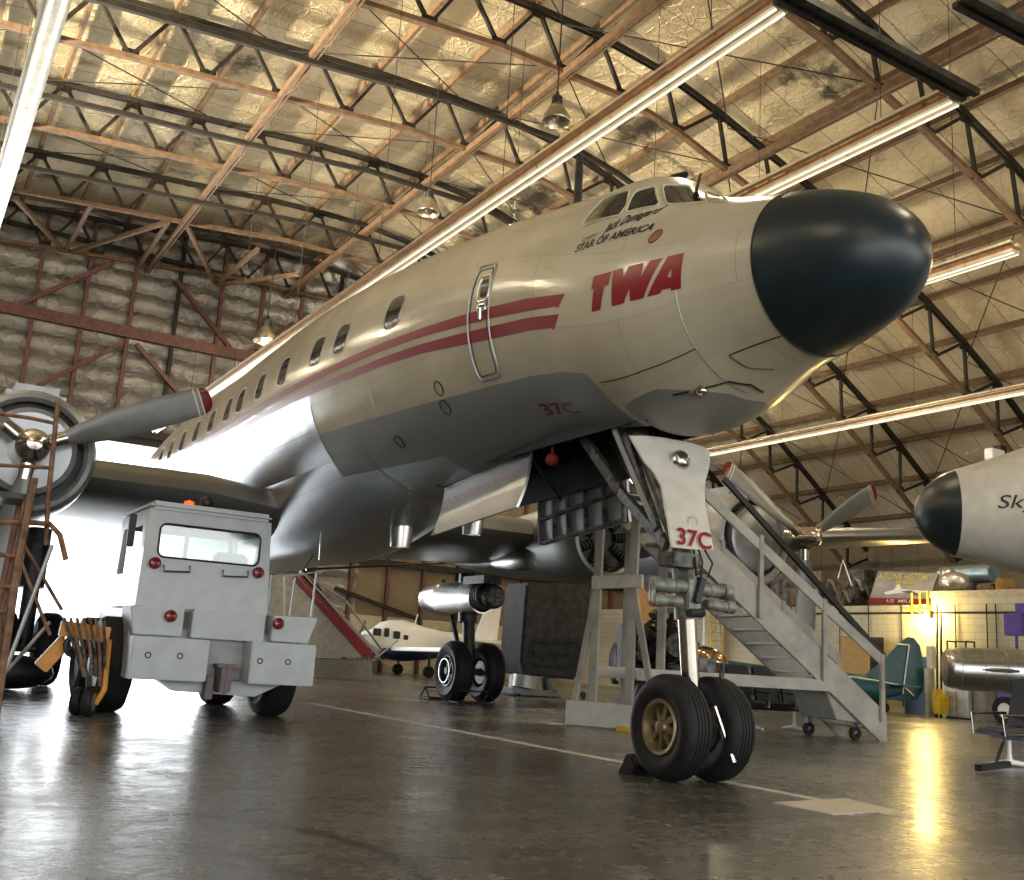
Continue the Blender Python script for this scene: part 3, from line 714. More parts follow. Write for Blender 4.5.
# starboard scoop tubes and aerials below the belly
def scoop(p0, r, L, par=plane):
    o = MB().lathe([(0, r * .95), (L * .5, r), (L, r * .9), (L, r * .75), (L * .6, r * .6)], p0, (0, .05, -1), 20).build('cooling_outlet', 'alu', par)
    return o
scoop(Vector((.15, 7.05, 2.86)), .17, .44); scoop(Vector((.25, 4.95, 2.78)), .14, .32)
MB().sphere((-.1, 7.75, 2.88), .11, 14, (1, 1.6, .5)).build('beacon', 'alu_dull', plane)
MB().path([(1.75, 14.2, 2.79), (1.9, 12, 2.90), (1.95, 10, 3.03), (1.6, 7.6, 3.16)], .035, 8).build('fillet_glint', 'chrome', plane)  # added bright tube draws the highlight along the wing root fillet
MB().path([S(9.0, 2.95), S(9.3, 2.98, .3), S(9.9, 3.0, .65)], [.018, .016, .008], 6).build('belly_aerial', 'dark_metal', plane)
MB().path([S(10.8, 3.0), S(10.9, 3.0, .14), S(11.1, 3.0, .28)], [.02, .03, .015], 6).build('belly_aerial', 'white_paint', plane)
MB().path([S(8.0, 2.7), S(8.1, 2.8, .4), S(8.1, 2.85, .72)], [.012, .012, .01], 6).build('belly_aerial', 'chrome', plane)
pc = MB(); pc.box(S(8.75, 3.03, .22), (.16, .20, .17)); pc.build('pitot_cover', 'redflag', plane, bevel=.03)

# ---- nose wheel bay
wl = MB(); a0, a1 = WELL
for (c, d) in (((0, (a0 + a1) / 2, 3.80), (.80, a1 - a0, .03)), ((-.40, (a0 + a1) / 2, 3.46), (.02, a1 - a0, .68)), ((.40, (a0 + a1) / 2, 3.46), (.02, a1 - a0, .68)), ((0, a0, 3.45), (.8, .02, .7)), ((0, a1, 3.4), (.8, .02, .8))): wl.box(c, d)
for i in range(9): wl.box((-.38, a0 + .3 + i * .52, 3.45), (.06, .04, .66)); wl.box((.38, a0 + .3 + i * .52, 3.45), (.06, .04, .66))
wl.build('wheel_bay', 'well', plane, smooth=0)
# starboard bay door: curved bare-metal skin hanging from its hinge
def bay_panel(x0, l0, l1, ztop, zbot, bul, m, inner=None):
    mb = MB(); nl, nz = 10, 8; th = .035
    for k in range(2):
        for i in range(nl + 1):
            l = l0 + (l1 - l0) * i / nl; zt = ztop[0] + (ztop[1] - ztop[0]) * i / nl; zb_ = zbot[0] + (zbot[1] - zbot[0]) * i / nl
            for j in range(nz + 1):
                t = j / nz; mb.v.append(Vector((x0 + bul * (t * t) + (k * th), l, zt + (zb_ - zt) * t)))
    n1 = (nl + 1) * (nz + 1)
    for i in range(nl):
        for j in range(nz):
            a = i * (nz + 1) + j; q = (a, a + 1, a + nz + 2, a + nz + 1); mb.f.append(q); mb.f.append(tuple(p + n1 for p in q[::-1]))
    ring = [i * (nz + 1) for i in range(nl + 1)] + [nl * (nz + 1) + j for j in range(1, nz + 1)] + [i * (nz + 1) + nz for i in range(nl - 1, -1, -1)] + [j for j in range(nz - 1, 0, -1)]
    for a, b in zip(ring, ring[1:] + ring[:1]): mb.f.append((a, b, b + n1, a + n1))
    return mb.build('bay_panel', m, plane)
d1 = bay_panel(-.30, 2.62, 4.74, (3.16, 3.00), (2.52, 2.36), -.14, 'alu')
tag(d1, 'shiny bare metal nose wheel bay door with faint red writing')
lw = text_on_plane('lettering', 'AIRLINE HISTORY MUSEUM', mat('faded_red_ink', (.48, .22, .21), .5), (-.47, 4.35, 2.68), (0, -1, .078), (.12, 0, 1), 1.60, .085, d1, off=.03)
MB().beam((-.345, 4.2, 2.665), (-.345, 2.75, 2.775), .006, .008).build('seam_line', 'dark_metal', d1)
d2 = bay_panel(.42, 1.80, 3.57, (3.06, 2.84), (2.40, 2.26), .06, 'alu_dull'); tag(d2, 'bay door seen from its pressed inner side'); bay_panel(.34, .9, 4.5, (3.25, 3.06), (2.86, 2.74), .02, 'well')  # last call adds a dark sheet standing for shade inside the bay
fr = MB()
for l in (1.84, 2.2, 2.56, 2.92, 3.22, 3.53):
    zt = 3.06 + (l - 1.8) / 1.77 * -.22; zb_ = 2.40 - (l - 1.8) / 1.77 * .14; fr.beam((.40, l, zt), (.45, l, zb_), .06, .05, (0, 1, 0))
for t in (.03, .5, .97):
    za = 3.06 + (2.40 - 3.06) * t; zb_ = 2.84 + (2.26 - 2.84) * t; fr.beam((.40 + .06 * t * t, 1.82, za), (.40 + .06 * t * t, 3.55, zb_), .06, .04)
fr.build('door_ribs', 'grime', d2, bevel=.01)
MB().tube((-.25, 2.9, 3.3), (.44, 3.1, 2.75), .02).build('door_strut', 'black', plane)
rc = MB().sphere((-.30, 2.15, 3.0), .07, 12).tube((-.30, 2.15, 3.2), (-.30, 2.15, 2.98), .02); rc.build('ground_pin_flag', 'redflag', plane)

# ---- nose gear
ng = MB(); GX = -.02
ng.tube((GX - .08, -.02, .42), (GX - .21, -.05, 1.45), .080, n=20)
ng.build('oleo_strut', 'chrome', plane)
leg = MB(); leg.tube((GX - .20, -.04, 1.42), (GX - .11, .16, 2.0), .10, n=20); leg.tube((GX - .11, .15, 1.95), (GX - .08, 1.05, 3.35), .10, n=20); leg.tube((GX - .19, -.06, 1.32), (GX - .20, -.06, 1.46), .12, n=20)
leg.build('shock_strut', 'green_grey', plane)
st = MB()
for sx in (-1, 1):
    c = GX - .25 + sx * .03
    st.tube((c, -.14, 1.585), (c + sx * .38, -.14, 1.575), .060, n=20); st.tube((c + sx * .31, -.14, 1.58), (c + sx * .41, -.14, 1.575), .072, n=20)
    st.tube((c + sx * .1, -.19, 1.45), (c + sx * .37, -.19, 1.445), .045, n=16); st.tube((c + sx * .31, -.19, 1.448), (c + sx * .41, -.19, 1.445), .055, n=16)
    st.beam((c + sx * .38, -.15, 1.63), (c + sx * .40, -.19, 1.42), .05, .08)
    st.tube((c + sx * .15, -.14, 1.575), (c + sx * .17, -.14, 1.58), .068, n=20)
st.box((GX - .25, -.12, 1.52), (.14, .18, .26))
st.build('steering_cylinder', 'green_grey', plane, bevel=.01)
lk = MB(); lk.box((GX - .22, -.22, 1.56), (.06, .07, .22), Matrix.Rotation(.3, 3, 'Y')); lk.tube((GX - .30, -.19, 1.37), (GX - .14, -.19, 1.38), .04)
for dx in (-.05, .0, .07): lk.path([(GX - .15 + dx, -.12, 1.92), (GX - .17 + dx * 1.6, -.2, 1.8), (GX - .15 + dx, -.16, 1.68)], .011, 6)
lk.build('torque_link', 'black', plane, bevel=.01)
sc_ = MB(); sc_.beam((GX + .02, .10, 1.02), (GX + .10, .36, .78), .10, .05); sc_.beam((GX + .10, .36, .78), (GX + .04, .10, .44), .10, .05); sc_.tube((GX + .16, -.10, .98), (GX + .20, .0, .30), .025); sc_.box((GX, 0, .95), (.2, .2, .12))
sc_.build('scissor_link', 'grime', plane, bevel=.01)
tb = MB(); tb.tube((GX - .02, -.22, .62), (GX + .07, -.36, .19), .028, n=12); tb.tube((GX - .42, 0, .42), (GX + .42, 0, .42), .055, n=16); tb.build('axle', 'chrome', plane)
def wheel(name, cx, cy, R, W, hub, hr, side, par, spokes=8, shm=None):
    """tyre with a real wheel: side = -1 shows its outer face to -x"""
    t = MB(); prof = [(-W * .36, hr), (-W * .47, hr + (R - hr) * .35), (-W * .5, hr + (R - hr) * .6), (-W * .42, R - W * .13), (-W * .28, R - W * .03)]
    for g in (-.18, -.06, .06, .18): prof += [(W * (g - .02), R), (W * (g - .012), R - .008), (W * (g + .012), R - .008), (W * (g + .02), R)]
    prof += [(W * .28, R - W * .03), (W * .42, R - W * .13), (W * .5, hr + (R - hr) * .6), (W * .47, hr + (R - hr) * .35), (W * .36, hr)]
    t.lathe(prof, (cx, cy, R), (1, 0, 0), 56, close=True); ty = t.build(name, 'rubber', par)
    h = MB(); s = side
    h.lathe([(s * W * .40, hr * 1.06), (s * W * .44, hr * 1.03), (s * W * .42, hr * .92), (s * W * .20, hr * .84), (s * W * .12, hr * .8), (s * W * .0, hr * .8), (-s * W * .36, hr), (-s * W * .36, hr * 1.02)], (cx, cy, R), (1, 0, 0), 40, close=True)
    h.lathe([(-s * W * .1, hr * .34), (s * W * .24, hr * .34), (s * W * .30, hr * .28), (s * W * .40, hr * .24), (s * W * .42, hr * .12), (s * W * .42, .001)], (cx, cy, R), (1, 0, 0), 24)
    for k in range(spokes):
        a = 2 * PI * k / spokes + .2; dd = Vector((0, math.cos(a), math.sin(a)))
        h.beam(Vector((cx + s * W * .2, cy, R)) + dd * hr * .25, Vector((cx + s * W * .16, cy, R)) + dd * hr * .86, .05, hr * .26, (1, 0, 0))
    hb = h.build('wheel_hub', hub, ty, smooth=30)
    bd = MB().lathe([(-s * W * .3, hr * .78), (s * W * .02, hr * .78), (s * W * .04, hr * .3), (-s * W * .3, hr * .3)], (cx, cy, R), (1, 0, 0), 32, close=True); bd.build('brake_drum', 'grime', ty)
    return ty
wheel('nose_wheel', GX - .31, 0, .43, .285, 'bronze', .215, -1, plane)
wheel('nose_wheel', GX + .15, 0, .43, .285, 'bronze', .215, 1, plane)
# fairing plate with the fleet number on the strut
PLX = [(630, 436), (646, 436), (662, 437.5), (690, 442.5), (702, 446), (710, 451), (710.5, 460), (709, 470), (706, 481), (705, 492), (706, 507.5), (710, 528), (714, 550), (693, 549.5), (672.5, 547.5), (669, 525), (662.5, 487.5), (655, 474), (645, 462.5)]
def slant(u, v):
    p = atL(u, v, 1, -.4)
    for _ in range(12): p = atL(u, v, 1, -.15 + .55 * (p.z - 1.9) / .95)
    return p
PP = [slant(u, v) for u, v in PLX]
fp = MB().prism(PP, (0, .035, .012)).build('gear_fairing', 'white_paint', plane, smooth=0, bevel=.004); tag(fp, 'pale grey plate with fleet number in red')
c = slant(680, 462); ndir = Vector((0, -.95, -.3)).normalized()
MB().lathe([(.0, .10), (.02, .098), (.03, .085), (.055, .07), (.075, .045), (.085, .0)], c, ndir, 28).build('landing_lamp', 'chrome', fp)
MB().path([c + Vector((.105 * math.cos(a), -.01 + .0, .105 * math.sin(a))) for a in [2 * PI * j / 28 for j in range(28)]], .008, 6, closed=True).build('lamp_rim', 'alu_dull', fp)
q = slant(692, 522); MB().path([q + Vector((.05 * math.cos(a), -.012, .05 * math.sin(a))) for a in [2 * PI * j / 24 for j in range(24)]], .004, 5, closed=True).build('inspection_cover', 'alu_dull', fp)
a_ = slant(676, 545); b_ = slant(711, 551); e_ = slant(676, 530); xd = (b_ - a_); zd = (e_ - a_)
text_on_plane('fleet_number', '37C', 'red', a_ + Vector((0, -.01, 0)), xd, zd, xd.length * .98, zd.length * 1.15, fp, weight=.02, off=.012)
bx = MB(); a_ = slant(672, 551); b_ = slant(700, 553); bx.span((a_.x, a_.y - .01, a_.z - .12), (b_.x, a_.y + .2, a_.z)); bx.build('strut_box', 'grime', plane, bevel=.01)
# drag braces running aft and up into the bay
db = MB()
A1 = Vector((GX - .22, .12, 1.95)); 
for dx in (-.16, .16):
    db.beam(A1 + Vector((dx * .5, 0, 0)), Vector((GX + dx, 1.05, 2.55)), .06, .10); db.beam(Vector((GX + dx, 1.05, 2.55)), Vector((GX + dx * 1.3, 1.75, 3.25)), .06, .11)
    db.beam(A1 + Vector((dx * .6, .12, .15)), Vector((GX + dx * 1.2, 1.0, 3.2)), .05, .09)
for t in (.2, .45, .7, .9): db.tube(A1 + (Vector((GX - .16, 1.05, 2.55)) - A1) * t, A1 + (Vector((GX + .16, 1.05, 2.55)) - A1) * t, .025)
db.build('drag_brace', 'grime', plane, bevel=.008)
MB().beam((GX - .30, .16, 1.95), (GX - .34, .95, 3.15), .03, .06).build('brace_arm', 'alu_dull', plane)

# ---- wings
M['belly_metal'] = mat('belly_metal', (.44, .46, .48), .30, .9, var=.05, scale=1.2, bump=.04, bscale=2)
M['wing_skin'] = mat('wing_skin_metal', (.24, .245, .25), .38, .75, var=.06, scale=1.5)
def wing(sd):
    xs_ = [.5, 2.2, 4.7, 8.7, 12, 15, 17.4, 18.2, 18.4]; sec = []
    mb = MB(); n = 28
    for x in xs_:
        le = 8.9 + .09 * (x - 1.8); te = 14.7 - .165 * (x - 1.8)
        if x > 17: k = (x - 17) / 1.4; mid = (le + te) / 2; le = mid + (le - mid) * max(.15, math.sqrt(max(0, 1 - k * k))); te = mid + (te - mid) * max(.15, math.sqrt(max(0, 1 - k * k)))
        zc = 2.38 + .135 * x + (.28 if x < 3 else 0); ch = te - le; th = ch * (.15 + .002 * x)
        for j in range(n):
            a = 2 * PI * j / n; cx = .5 + .5 * math.cos(a); t = 5 * th * (.2969 * math.sqrt(cx) - .126 * cx - .3516 * cx ** 2 + .2843 * cx ** 3 - .1015 * cx ** 4)
            z = t * (1.1 if math.sin(a) > 0 else -.8)
            mb.v.append(Vector((sd * x, le + ch * cx, zc + z + ch * .03 * (1 - cx))))
    for i in range(len(xs_) - 1):
        for j in range(n): a = i * n + j; b = i * n + (j + 1) % n; mb.f.append((a, b, b + n, a + n))
    mb.f.append(tuple(range(n))); mb.f.append(tuple(len(mb.v) - n + j for j in range(n)))
    return mb.build('wing', 'wing_skin', plane)
wing(1); wing(-1)
fm = MB(); nn = 36; kk = 60
for i in range(kk + 1):
    ly = 5.4 + 14.6 * i / kk; f = max(0, min(1, (ly - 5.4) / 4.4)); f = f * f * (3 - 2 * f); g = max(0, min(1, (20 - ly) / 5.0)); f *= g * g * (3 - 2 * g)
    for j in range(nn + 1):
        ph = math.radians(133) + math.radians(94) * j / nn; e_ = math.sin(PI * j / nn) ** .75; fm.v.append(S(ly, ph, .006 + f * (.42 * e_ + .16 * math.sin(2 * PI * j / nn) ** 2)))
for i in range(kk):
    for j in range(nn): a = i * (nn + 1) + j; fm.f.append((a, a + 1, a + nn + 2, a + nn + 1))
fo = fm.build('wing_fairing', 'fuselage', plane); uvl = fo.data.uv_layers.new(name='UVMap')
for lp in fo.data.loops:
    co = fo.data.vertices[lp.vertex_index].co; uvl.data[lp.index].uv = (co.y, (math.atan2(-co.x, co.z - fprof(co.y)[0]) % (2 * PI)) * 1.7)
# flap edge trailing under the wings
for sd in (1,):
    MB().path([(sd * x, 14.75 - .165 * (x - 1.8), 2.37 + .135 * x) for x in (1.3, 4.4, 8, 12)], .03, 6).build('wing_flap', 'chrome', plane)
# ---- engine nacelles and propellers
def nacelle(x, z, y0, lite='alu', R=.72, disc=False):
    nb = MB()
    nb.lathe([(1.35, R * .98), (2.2, R * .9), (3.4, R * .78), (5.0, R * .5), (6.4, R * .2), (7.2, .02)], (x, y0, z), (0, 1, 0), 36)
    nb.build('nacelle', lite, plane)
    ck = MB(); ck.lathe([(.16, R * .80), (.10, R * .86), (.12, R * .93), (.25, R * 1.0), (.75, R * 1.03), (1.45, R * 1.0), (1.5, R * .9), (1.2, R * .9), (.4, R * .86)], (x, y0, z), (0, 1, 0), 40, close=True)
    ck.build('engine_cowl', lite, plane)
    en = MB(); en.lathe([(.35, .02), (.35, R * .84), (.9, R * .88), (1.3, R * .8)], (x, y0, z), (0, 1, 0), 30)
    for k in range(9):
        a = 2 * PI * k / 9 + .1; d = Vector((math.cos(a), 0, math.sin(a)))
        for q in range(5): en.tube(Vector((x, y0 + .32, z)) + d * (.24 + q * .07), Vector((x, y0 + .32, z)) + d * (.28 + q * .07), .085, n=10)
    en.build('radial_engine', 'dark_metal', plane)
    if disc:
        MB().lathe([(.04, .20), (.02, R * .60), (.06, R * .68), (.14, R * .70), (.3, R * .66)], (x, y0, z), (0, 1, 0), 36).build('cooling_spinner_plate', 'cowl_grey', plane)
        sm = MB().box((x, y0 + 1.1, z + R * .93), (R * .9, 1.5, .34)); sm.build('carburettor_scoop', lite, plane, bevel=.1)
def propeller(x, y, z, ang0, m='dark_blade', hubm='chrome'):
    h = MB(); h.lathe([(-.42, .02), (-.40, .09), (-.3, .17), (-.12, .22), (.1, .24), (.30, .27)], (x, y, z), (0, 1, 0), 24)
    for k in range(3): 
        a = math.radians(ang0 + 120 * k); d = Vector((math.cos(a), 0, math.sin(a))); h.tube(Vector((x, y - .03, z)) + d * .1, Vector((x, y - .03, z)) + d * .42, .10, .085, n=14)
    hb = h.build('propeller_hub', hubm, plane)
    for k in range(3):
        a = math.radians(ang0 + 120 * k); d = Vector((math.cos(a), 0, math.sin(a))); s = Vector((-math.sin(a), 0, math.cos(a))); f = Vector((0, -1, 0))
        secs = [(.38, .085, .07, 36), (.62, .15, .055, 30), (1.0, .20, .04, 22), (1.5, .21, .03, 14), (1.95, .20, .022, 10), (2.10, .19, .018, 9), (2.12, .189, .018, 9), (2.17, .185, .016, 8), (2.19, .18, .016, 8), (2.27, .15, .012, 8), (2.31, .10, .008, 8), (2.325, .03, .004, 8)]
        def mesh(lo, hi, scl=1.0):
            mb = MB(); n = 14; ss = [q for q in secs if lo <= q[0] <= hi]
            for (r, w, t, tw) in ss:
                tw = math.radians(tw)
                cdir = s * math.cos(tw) + f * math.sin(tw); tdir = f * math.cos(tw) - s * math.sin(tw)
                for j in range(n):
                    b = 2 * PI * j / n; mb.v.append(Vector((x, y - .03, z)) + d * r + cdir * (math.cos(b) * w * scl) + tdir * (math.sin(b) * t * scl))
            for i in range(len(ss) - 1):
                for j in range(n): q = i * n + j; p = i * n + (j + 1) % n; mb.f.append((q, p, p + n, q + n))
            mb.f.append(tuple(range(n))); mb.f.append(tuple(len(mb.v) - n + j for j in range(n))); return mb
        bl = mesh(.38, 2.325).build('propeller_blade', 'blade', plane)
        mesh(2.19, 2.325, 1.03).build('red_tip', 'redlens', bl); mesh(2.10, 2.12, 1.03).build('tip_band', 'white_paint', bl); mesh(2.17, 2.19, 1.03).build('tip_band', 'white_paint', bl)
M['blade'] = mat('propeller_blade_grey', (.20, .21, .21), .38, .3, var=.08)
M['cowl_grey'] = mat('cowl_blue_grey', (.34, .36, .38), .32, .6, var=.1)
M['plane_grey'] = mat('cowl_pale_grey', (.46, .49, .52), .3, .3, var=.06)
nacelle(-4.98, 3.12, 7.15, 'cowl_grey', .82, True); propeller(-4.98, 6.92, 3.12, 25.5)
nacelle(8.1, 3.5, 8.0, 'plane_grey', .95, True); propeller(8.62, 7.35, 3.5, 31)
nacelle(4.35, 3.08, 7.6, 'alu_dull', .76)
nacelle(-8.7, 3.5, 7.55, 'cowl_grey'); propeller(-8.7, 7.3, 3.5, 10)
# scoop on the inner port nacelle and the polished fairing hanging under it
MB().lathe([(0, .12), (-.02, .17), (.05, .20), (.6, .22), (1.3, .12), (1.6, .02)], (3.75, 9.3, 2.72), (0, 1, .0), 22).build('oil_cooler_scoop', 'alu', plane)
lf = MB(); lf.lathe([(0, .30), (.0, .33), (.35, .36), (1.7, .37), (1.72, .30), (.1, .27)], (4.05, 11.7, 2.10), (0, 1, 0), 30, close=True)
lf.lathe([(1.7, .37), (1.78, .36), (2.5, .30), (2.62, .22), (2.64, .01)], (4.05, 11.7, 2.10), (0, 1, 0), 30); lf.build('exhaust_shroud', 'polished', plane)
ex = MB(); ex.lathe([(-.55, .18), (-.5, .24), (.1, .26), (.2, .2)], (4.05, 11.7, 2.10), (0, 1, 0), 22)
for k in range(7): ex.path([Vector((4.0 + .26 * math.cos(a), 11.42 + k * .09, 2.13 + .26 * math.sin(a))) for a in [2 * PI * j / 18 for j in range(18)]], .02, 6, closed=True)
ex.box((3.9, 11.5, 2.42), (.4, .9, .16)); ex.build('turbine_casing', 'grime', plane)
# ---- main gears
def main_gear(x):
    l = MB(); l.tube((x, 12.1, .60), (x, 12.35, 2.3), .13, n=18); l.tube((x, 12.3, 1.6), (x, 12.4, 2.6), .20, n=18); l.tube((x, 12.5, .9), (x, 13.6, 2.5), .05, n=10)
    l.beam((x, 12.28, 1.35), (x, 12.48, .95), .12, .05); l.build('main_gear_leg', 'dark_metal', plane)
    ax = MB().tube((x - .55, 12.05, .60), (x + .55, 12.05, .60), .07, n=14).build('axle', 'grime', plane)
    wheel('main_wheel', x - .36, 12.05, .60, .42, 'dark_metal', .30, -1, plane, 10); wheel('main_wheel', x + .36, 12.05, .60, .42, 'dark_metal', .30, 1, plane, 10)
    MB().path([Vector((x - .585, 12.05 + .235 * math.cos(a), .60 + .235 * math.sin(a))) for a in [2 * PI * j / 28 for j in range(28)]], .012, 6, closed=True).build('brake_ring', 'alu', plane)
main_gear(4.05); main_gear(-4.3)

# ================================================================== HANGING LIGHTS
M['tube_sheen'] = mat('fluorescent_tube_sheen', (1, 1, 1), .4, emit=(1, .88, .68), estr=.95)  # weak emission stands in for light reflected by the strips
M['tube_glare'] = mat('fluorescent_tube_glare', (1, 1, 1), .4, emit=(1, .93, .82), estr=5)  # strong emission stands in for sunlight glaring on the left strip
def strip(X, y0, y1, z, label, tm='tube_sheen'):
    t = thing('strip_light', label, 'light', (X, (y0 + y1) / 2, z), 0, None); hy = (y1 - y0) / 2
    MB().span((-.12, -hy, .07), (.12, hy, .12)).build('housing', 'heater_shell', t, smooth=0)
    rl = MB().span((-.17, -hy, .22), (-.08, hy, .27)); rl.span((.08, -hy, .20), (.16, hy, .27)); rl.build('hanging_rail', 'heater_shell', t, smooth=0)
    MB().span((-.10, -hy, .12), (.10, hy, .19)).build('ballast_tray', 'heater_rust', t, smooth=0)
    MB().tube((-.07, -hy, .045), (-.07, hy, .045), .017, n=8).build('lamp_tube', tm, t); MB().tube((.07, -hy, .045), (.07, hy, .045), .017, n=8).build('lamp_tube', tm, t)
    for i in range(int(hy * 2 / 5.2)):
        y = -hy + 1.2 + i * 5.2; MB().tube((0, y, .26), (0, y, zb(X) - z), .008, n=4).build('hanging_wire', 'dark_metal', t)
    return t
SZ = 8.5
e1 = at(780, 15, 2, SZ); e2 = at(955, 107, 2, SZ); e3 = at(1016, 256, 2, SZ); e4 = at(1024, 395, 2, SZ); e0 = at(0, 200, 2, SZ)
strip(e1.x, e1.y, 40, SZ, 'long strip light above the airliner cabin roof, ending at the dark cross rail')
strip(e2.x, e2.y, 38, SZ, 'strip light passing behind the cockpit, joined to the lower end of the dark cross rail')
strip(e3.x, e3.y, 38, SZ, 'strip light that runs behind the tip of the blue-black airliner nose')
strip(e4.x, 2.0, 38, SZ, 'lowest strip light over the block rooms, passing behind the far propeller')
strip(e0.x, 3.0, 39, SZ, 'glaring strip light nearest the open hangar door side, left of the airliner', 'tube_glare')
def crossrail(a, b, label):
    d = b - a; mb = MB(); mb.beam(a, b, .09, .10); mb.beam(a + Vector((0, .10, .05)), b + Vector((0, .10, .05)), .06, .10); mb.beam(a + Vector((0, .19, 0)), b + Vector((0, .19, 0)), .08, .07)
    o = mb.build('cross_rail', 'dark_metal', smooth=0); tag(o, label, 'rail'); return o
crossrail(Vector((e1.x - .15, e1.y - .26, SZ + .12)), Vector((e2.x + .1, e2.y - .26, SZ + .12)), 'dark rail joining the ends of two strip lights above the cockpit')
a_ = at(970, -4, 2, SZ); b_ = at(1040, 33, 2, SZ); crossrail(a_, a_ + (b_ - a_) * 3.0, 'dark rail in the top right corner under the roof trusses')
def bay_lamp(x, y, z, label, lit):
    t = thing('high_bay_lamp', label, 'lamp', (x, y, z), 0, None)
    if lit: t.scale = (1.5, 1.5, 1.5)
    MB().lathe([(0, .29), (.02, .30), (.16, .27), (.30, .18), (.40, .11), (.40, .09), (.28, .15), (.14, .25)], (0, 0, 0), (0, 0, 1), 28, close=True).build('reflector', 'reflector', t)
    MB().lathe([(.36, .10), (.40, .12), (.58, .11), (.62, .05), (.70, .03)], (0, 0, 0), (0, 0, 1), 16).build('ballast_housing', 'dark_metal', t)
    MB().tube((0, 0, .68), (0, 0, (zb(x) - z) / (1.5 if lit else 1)), .015, n=6).build('hanging_rod', 'dark_metal', t)
    MB().sphere((0, 0, .14), .09, 12, (1, 1, 1.3)).build('bulb', 'lamp_on' if lit else 'reflector', t)
LZ = 12.0
for (u, v), lb, lit in (((556, 122), 'unlit bell-shaped lamp hanging nearest above the cockpit', False), ((428, 213), 'bell-shaped lamp hanging above the middle of the airliner cabin', False), ((265, 342), 'brightly lit bell lamp in front of the quilted back wall', True)):
    p = at(u, v, 2, LZ); bay_lamp(p.x, p.y, LZ, lb, lit)

# ================================================================== TUG
tug = thing('aircraft_tug', 'white airport tractor with glazed cab, rear towing hitch and red lamps', 'tractor', (3.6, 14.2, 0))
def W(mb, name, m, par=tug, **k): return mb.build(name, m, par, world=True, **k)
def holed(outer, hole, ext):
    """panel with one opening; outer and hole are 3-D loops in one plane"""
    bm = bmesh.new(); es = []
    for lp in (outer, hole):
        vs = [bm.verts.new(p) for p in lp]; es += [bm.edges.new((vs[i], vs[(i + 1) % len(vs)])) for i in range(len(vs))]
    bmesh.ops.triangle_fill(bm, edges=es, use_beauty=True); g = bmesh.ops.extrude_face_region(bm, geom=bm.faces[:] ); nv = [x for x in g['geom'] if isinstance(x, bmesh.types.BMVert)]
    bmesh.ops.translate(bm, verts=nv, vec=ext); bm.verts.index_update(); mb = MB(); mb.v = [v.co.copy() for v in bm.verts]; mb.f = [tuple(v.index for v in f.verts) for f in bm.faces]; bm.free(); return mb
def rrect(x0, x1, z0, z1, r, fn, k=4):
    out = []
    for cx, cz, a0 in ((x1 - r, z1 - r, 0), (x0 + r, z1 - r, 90), (x0 + r, z0 + r, 180), (x1 - r, z0 + r, 270)):
        for j in range(k + 1): a = math.radians(a0 + 90 * j / k); out.append(fn(cx + r * math.cos(a), cz + r * math.sin(a)))
    return out
cy0, cy1 = 12.60, 14.3
rear = lambda x, z: Vector((x, cy0 + (z - 1.25) * .04, z)); frnt = lambda x, z: Vector((x, cy1 - (z - 1.25) * .06, z))
cabo = [(2.54, 1.25), (4.12, 1.25), (4.07, 2.36), (4.0, 2.44), (2.64, 2.44), (2.57, 2.36)]
cab = holed([rear(*p) for p in cabo], rrect(2.72, 3.95, 1.84, 2.24, .08, rear), (0, .05, 0))
c2 = holed([frnt(*p) for p in cabo], rrect(2.66, 4.0, 1.62, 2.26, .06, frnt), (0, -.05, 0)); cab.add(c2.v, c2.f)
for sx, dx in ((2.54, .05), (4.12, -.05)):
    sd = lambda y, z: Vector((sx + (.03 if dx > 0 else -.05) * (z - 1.25) / 1.1, y, z))
    c3 = holed([sd(cy0, 1.25), sd(cy1, 1.25), sd(cy1 - .06, 2.40), sd(cy0 + .04, 2.40)], [sd(12.85, 1.66), sd(14.05, 1.66), sd(14.02, 2.24), sd(12.88, 2.24)], (dx, 0, 0)); cab.add(c3.v, c3.f)
W(cab, 'cab', 'tug_paint', smooth=30)
W(MB().span((2.58, cy0 - .02, 2.40), (4.06, cy1 + .06, 2.50)), 'cab_roof', 'tug_paint', bevel=.04)
wp = MB().prism(rrect(2.71, 3.96, 1.83, 2.25, .08, lambda x, z: rear(x, z) + Vector((0, .02, 0))), (0, .012, 0)); W(wp, 'rear_window', 'glassclear', smooth=0)
wp = MB().prism(rrect(2.65, 4.01, 1.61, 2.27, .06, lambda x, z: frnt(x, z) + Vector((0, -.03, 0))), (0, .012, 0)); W(wp, 'front_window', 'glassclear', smooth=0)
W(MB().path(rrect(2.72, 3.95, 1.84, 2.24, .08, rear), .014, 6, closed=True), 'window_seal', 'dark_metal')
W(MB().beam((3.42, 14.24, 1.62), (3.42, 14.2, 2.28), .06, .05), 'window_post', 'tug_paint')
st = MB().span((3.55, 13.2, 1.3), (4.0, 13.3, 2.02)); st.span((3.55, 13.2, 1.2), (4.0, 13.7, 1.38)); W(st, 'driver_seat', 'black', bevel=.04)
W(MB().path([Vector((2.95 + .19 * math.cos(a), 13.75 + .08 * math.sin(a), 1.78 + .17 * math.sin(a))) for a in [2 * PI * j / 20 for j in range(20)]], .014, 6, closed=True), 'steering_wheel', 'black')
W(MB().span((2.52, 12.62, .55), (4.68, 16.2, 1.02)), 'chassis', 'tug_paint', bevel=.03)
hd = MB().span((2.75, 14.3, 1.02), (4.45, 16.1, 1.32)); W(hd, 'bonnet', 'tug_paint', bevel=.06)
W(MB().prism([(2.46, 12.45, 1.24), (3.08, 12.45, 1.26), (3.08, 12.45, .93), (2.53, 12.45, .92)], (0, .5, 0)), 'rear_box', 'tug_paint', bevel=.012)
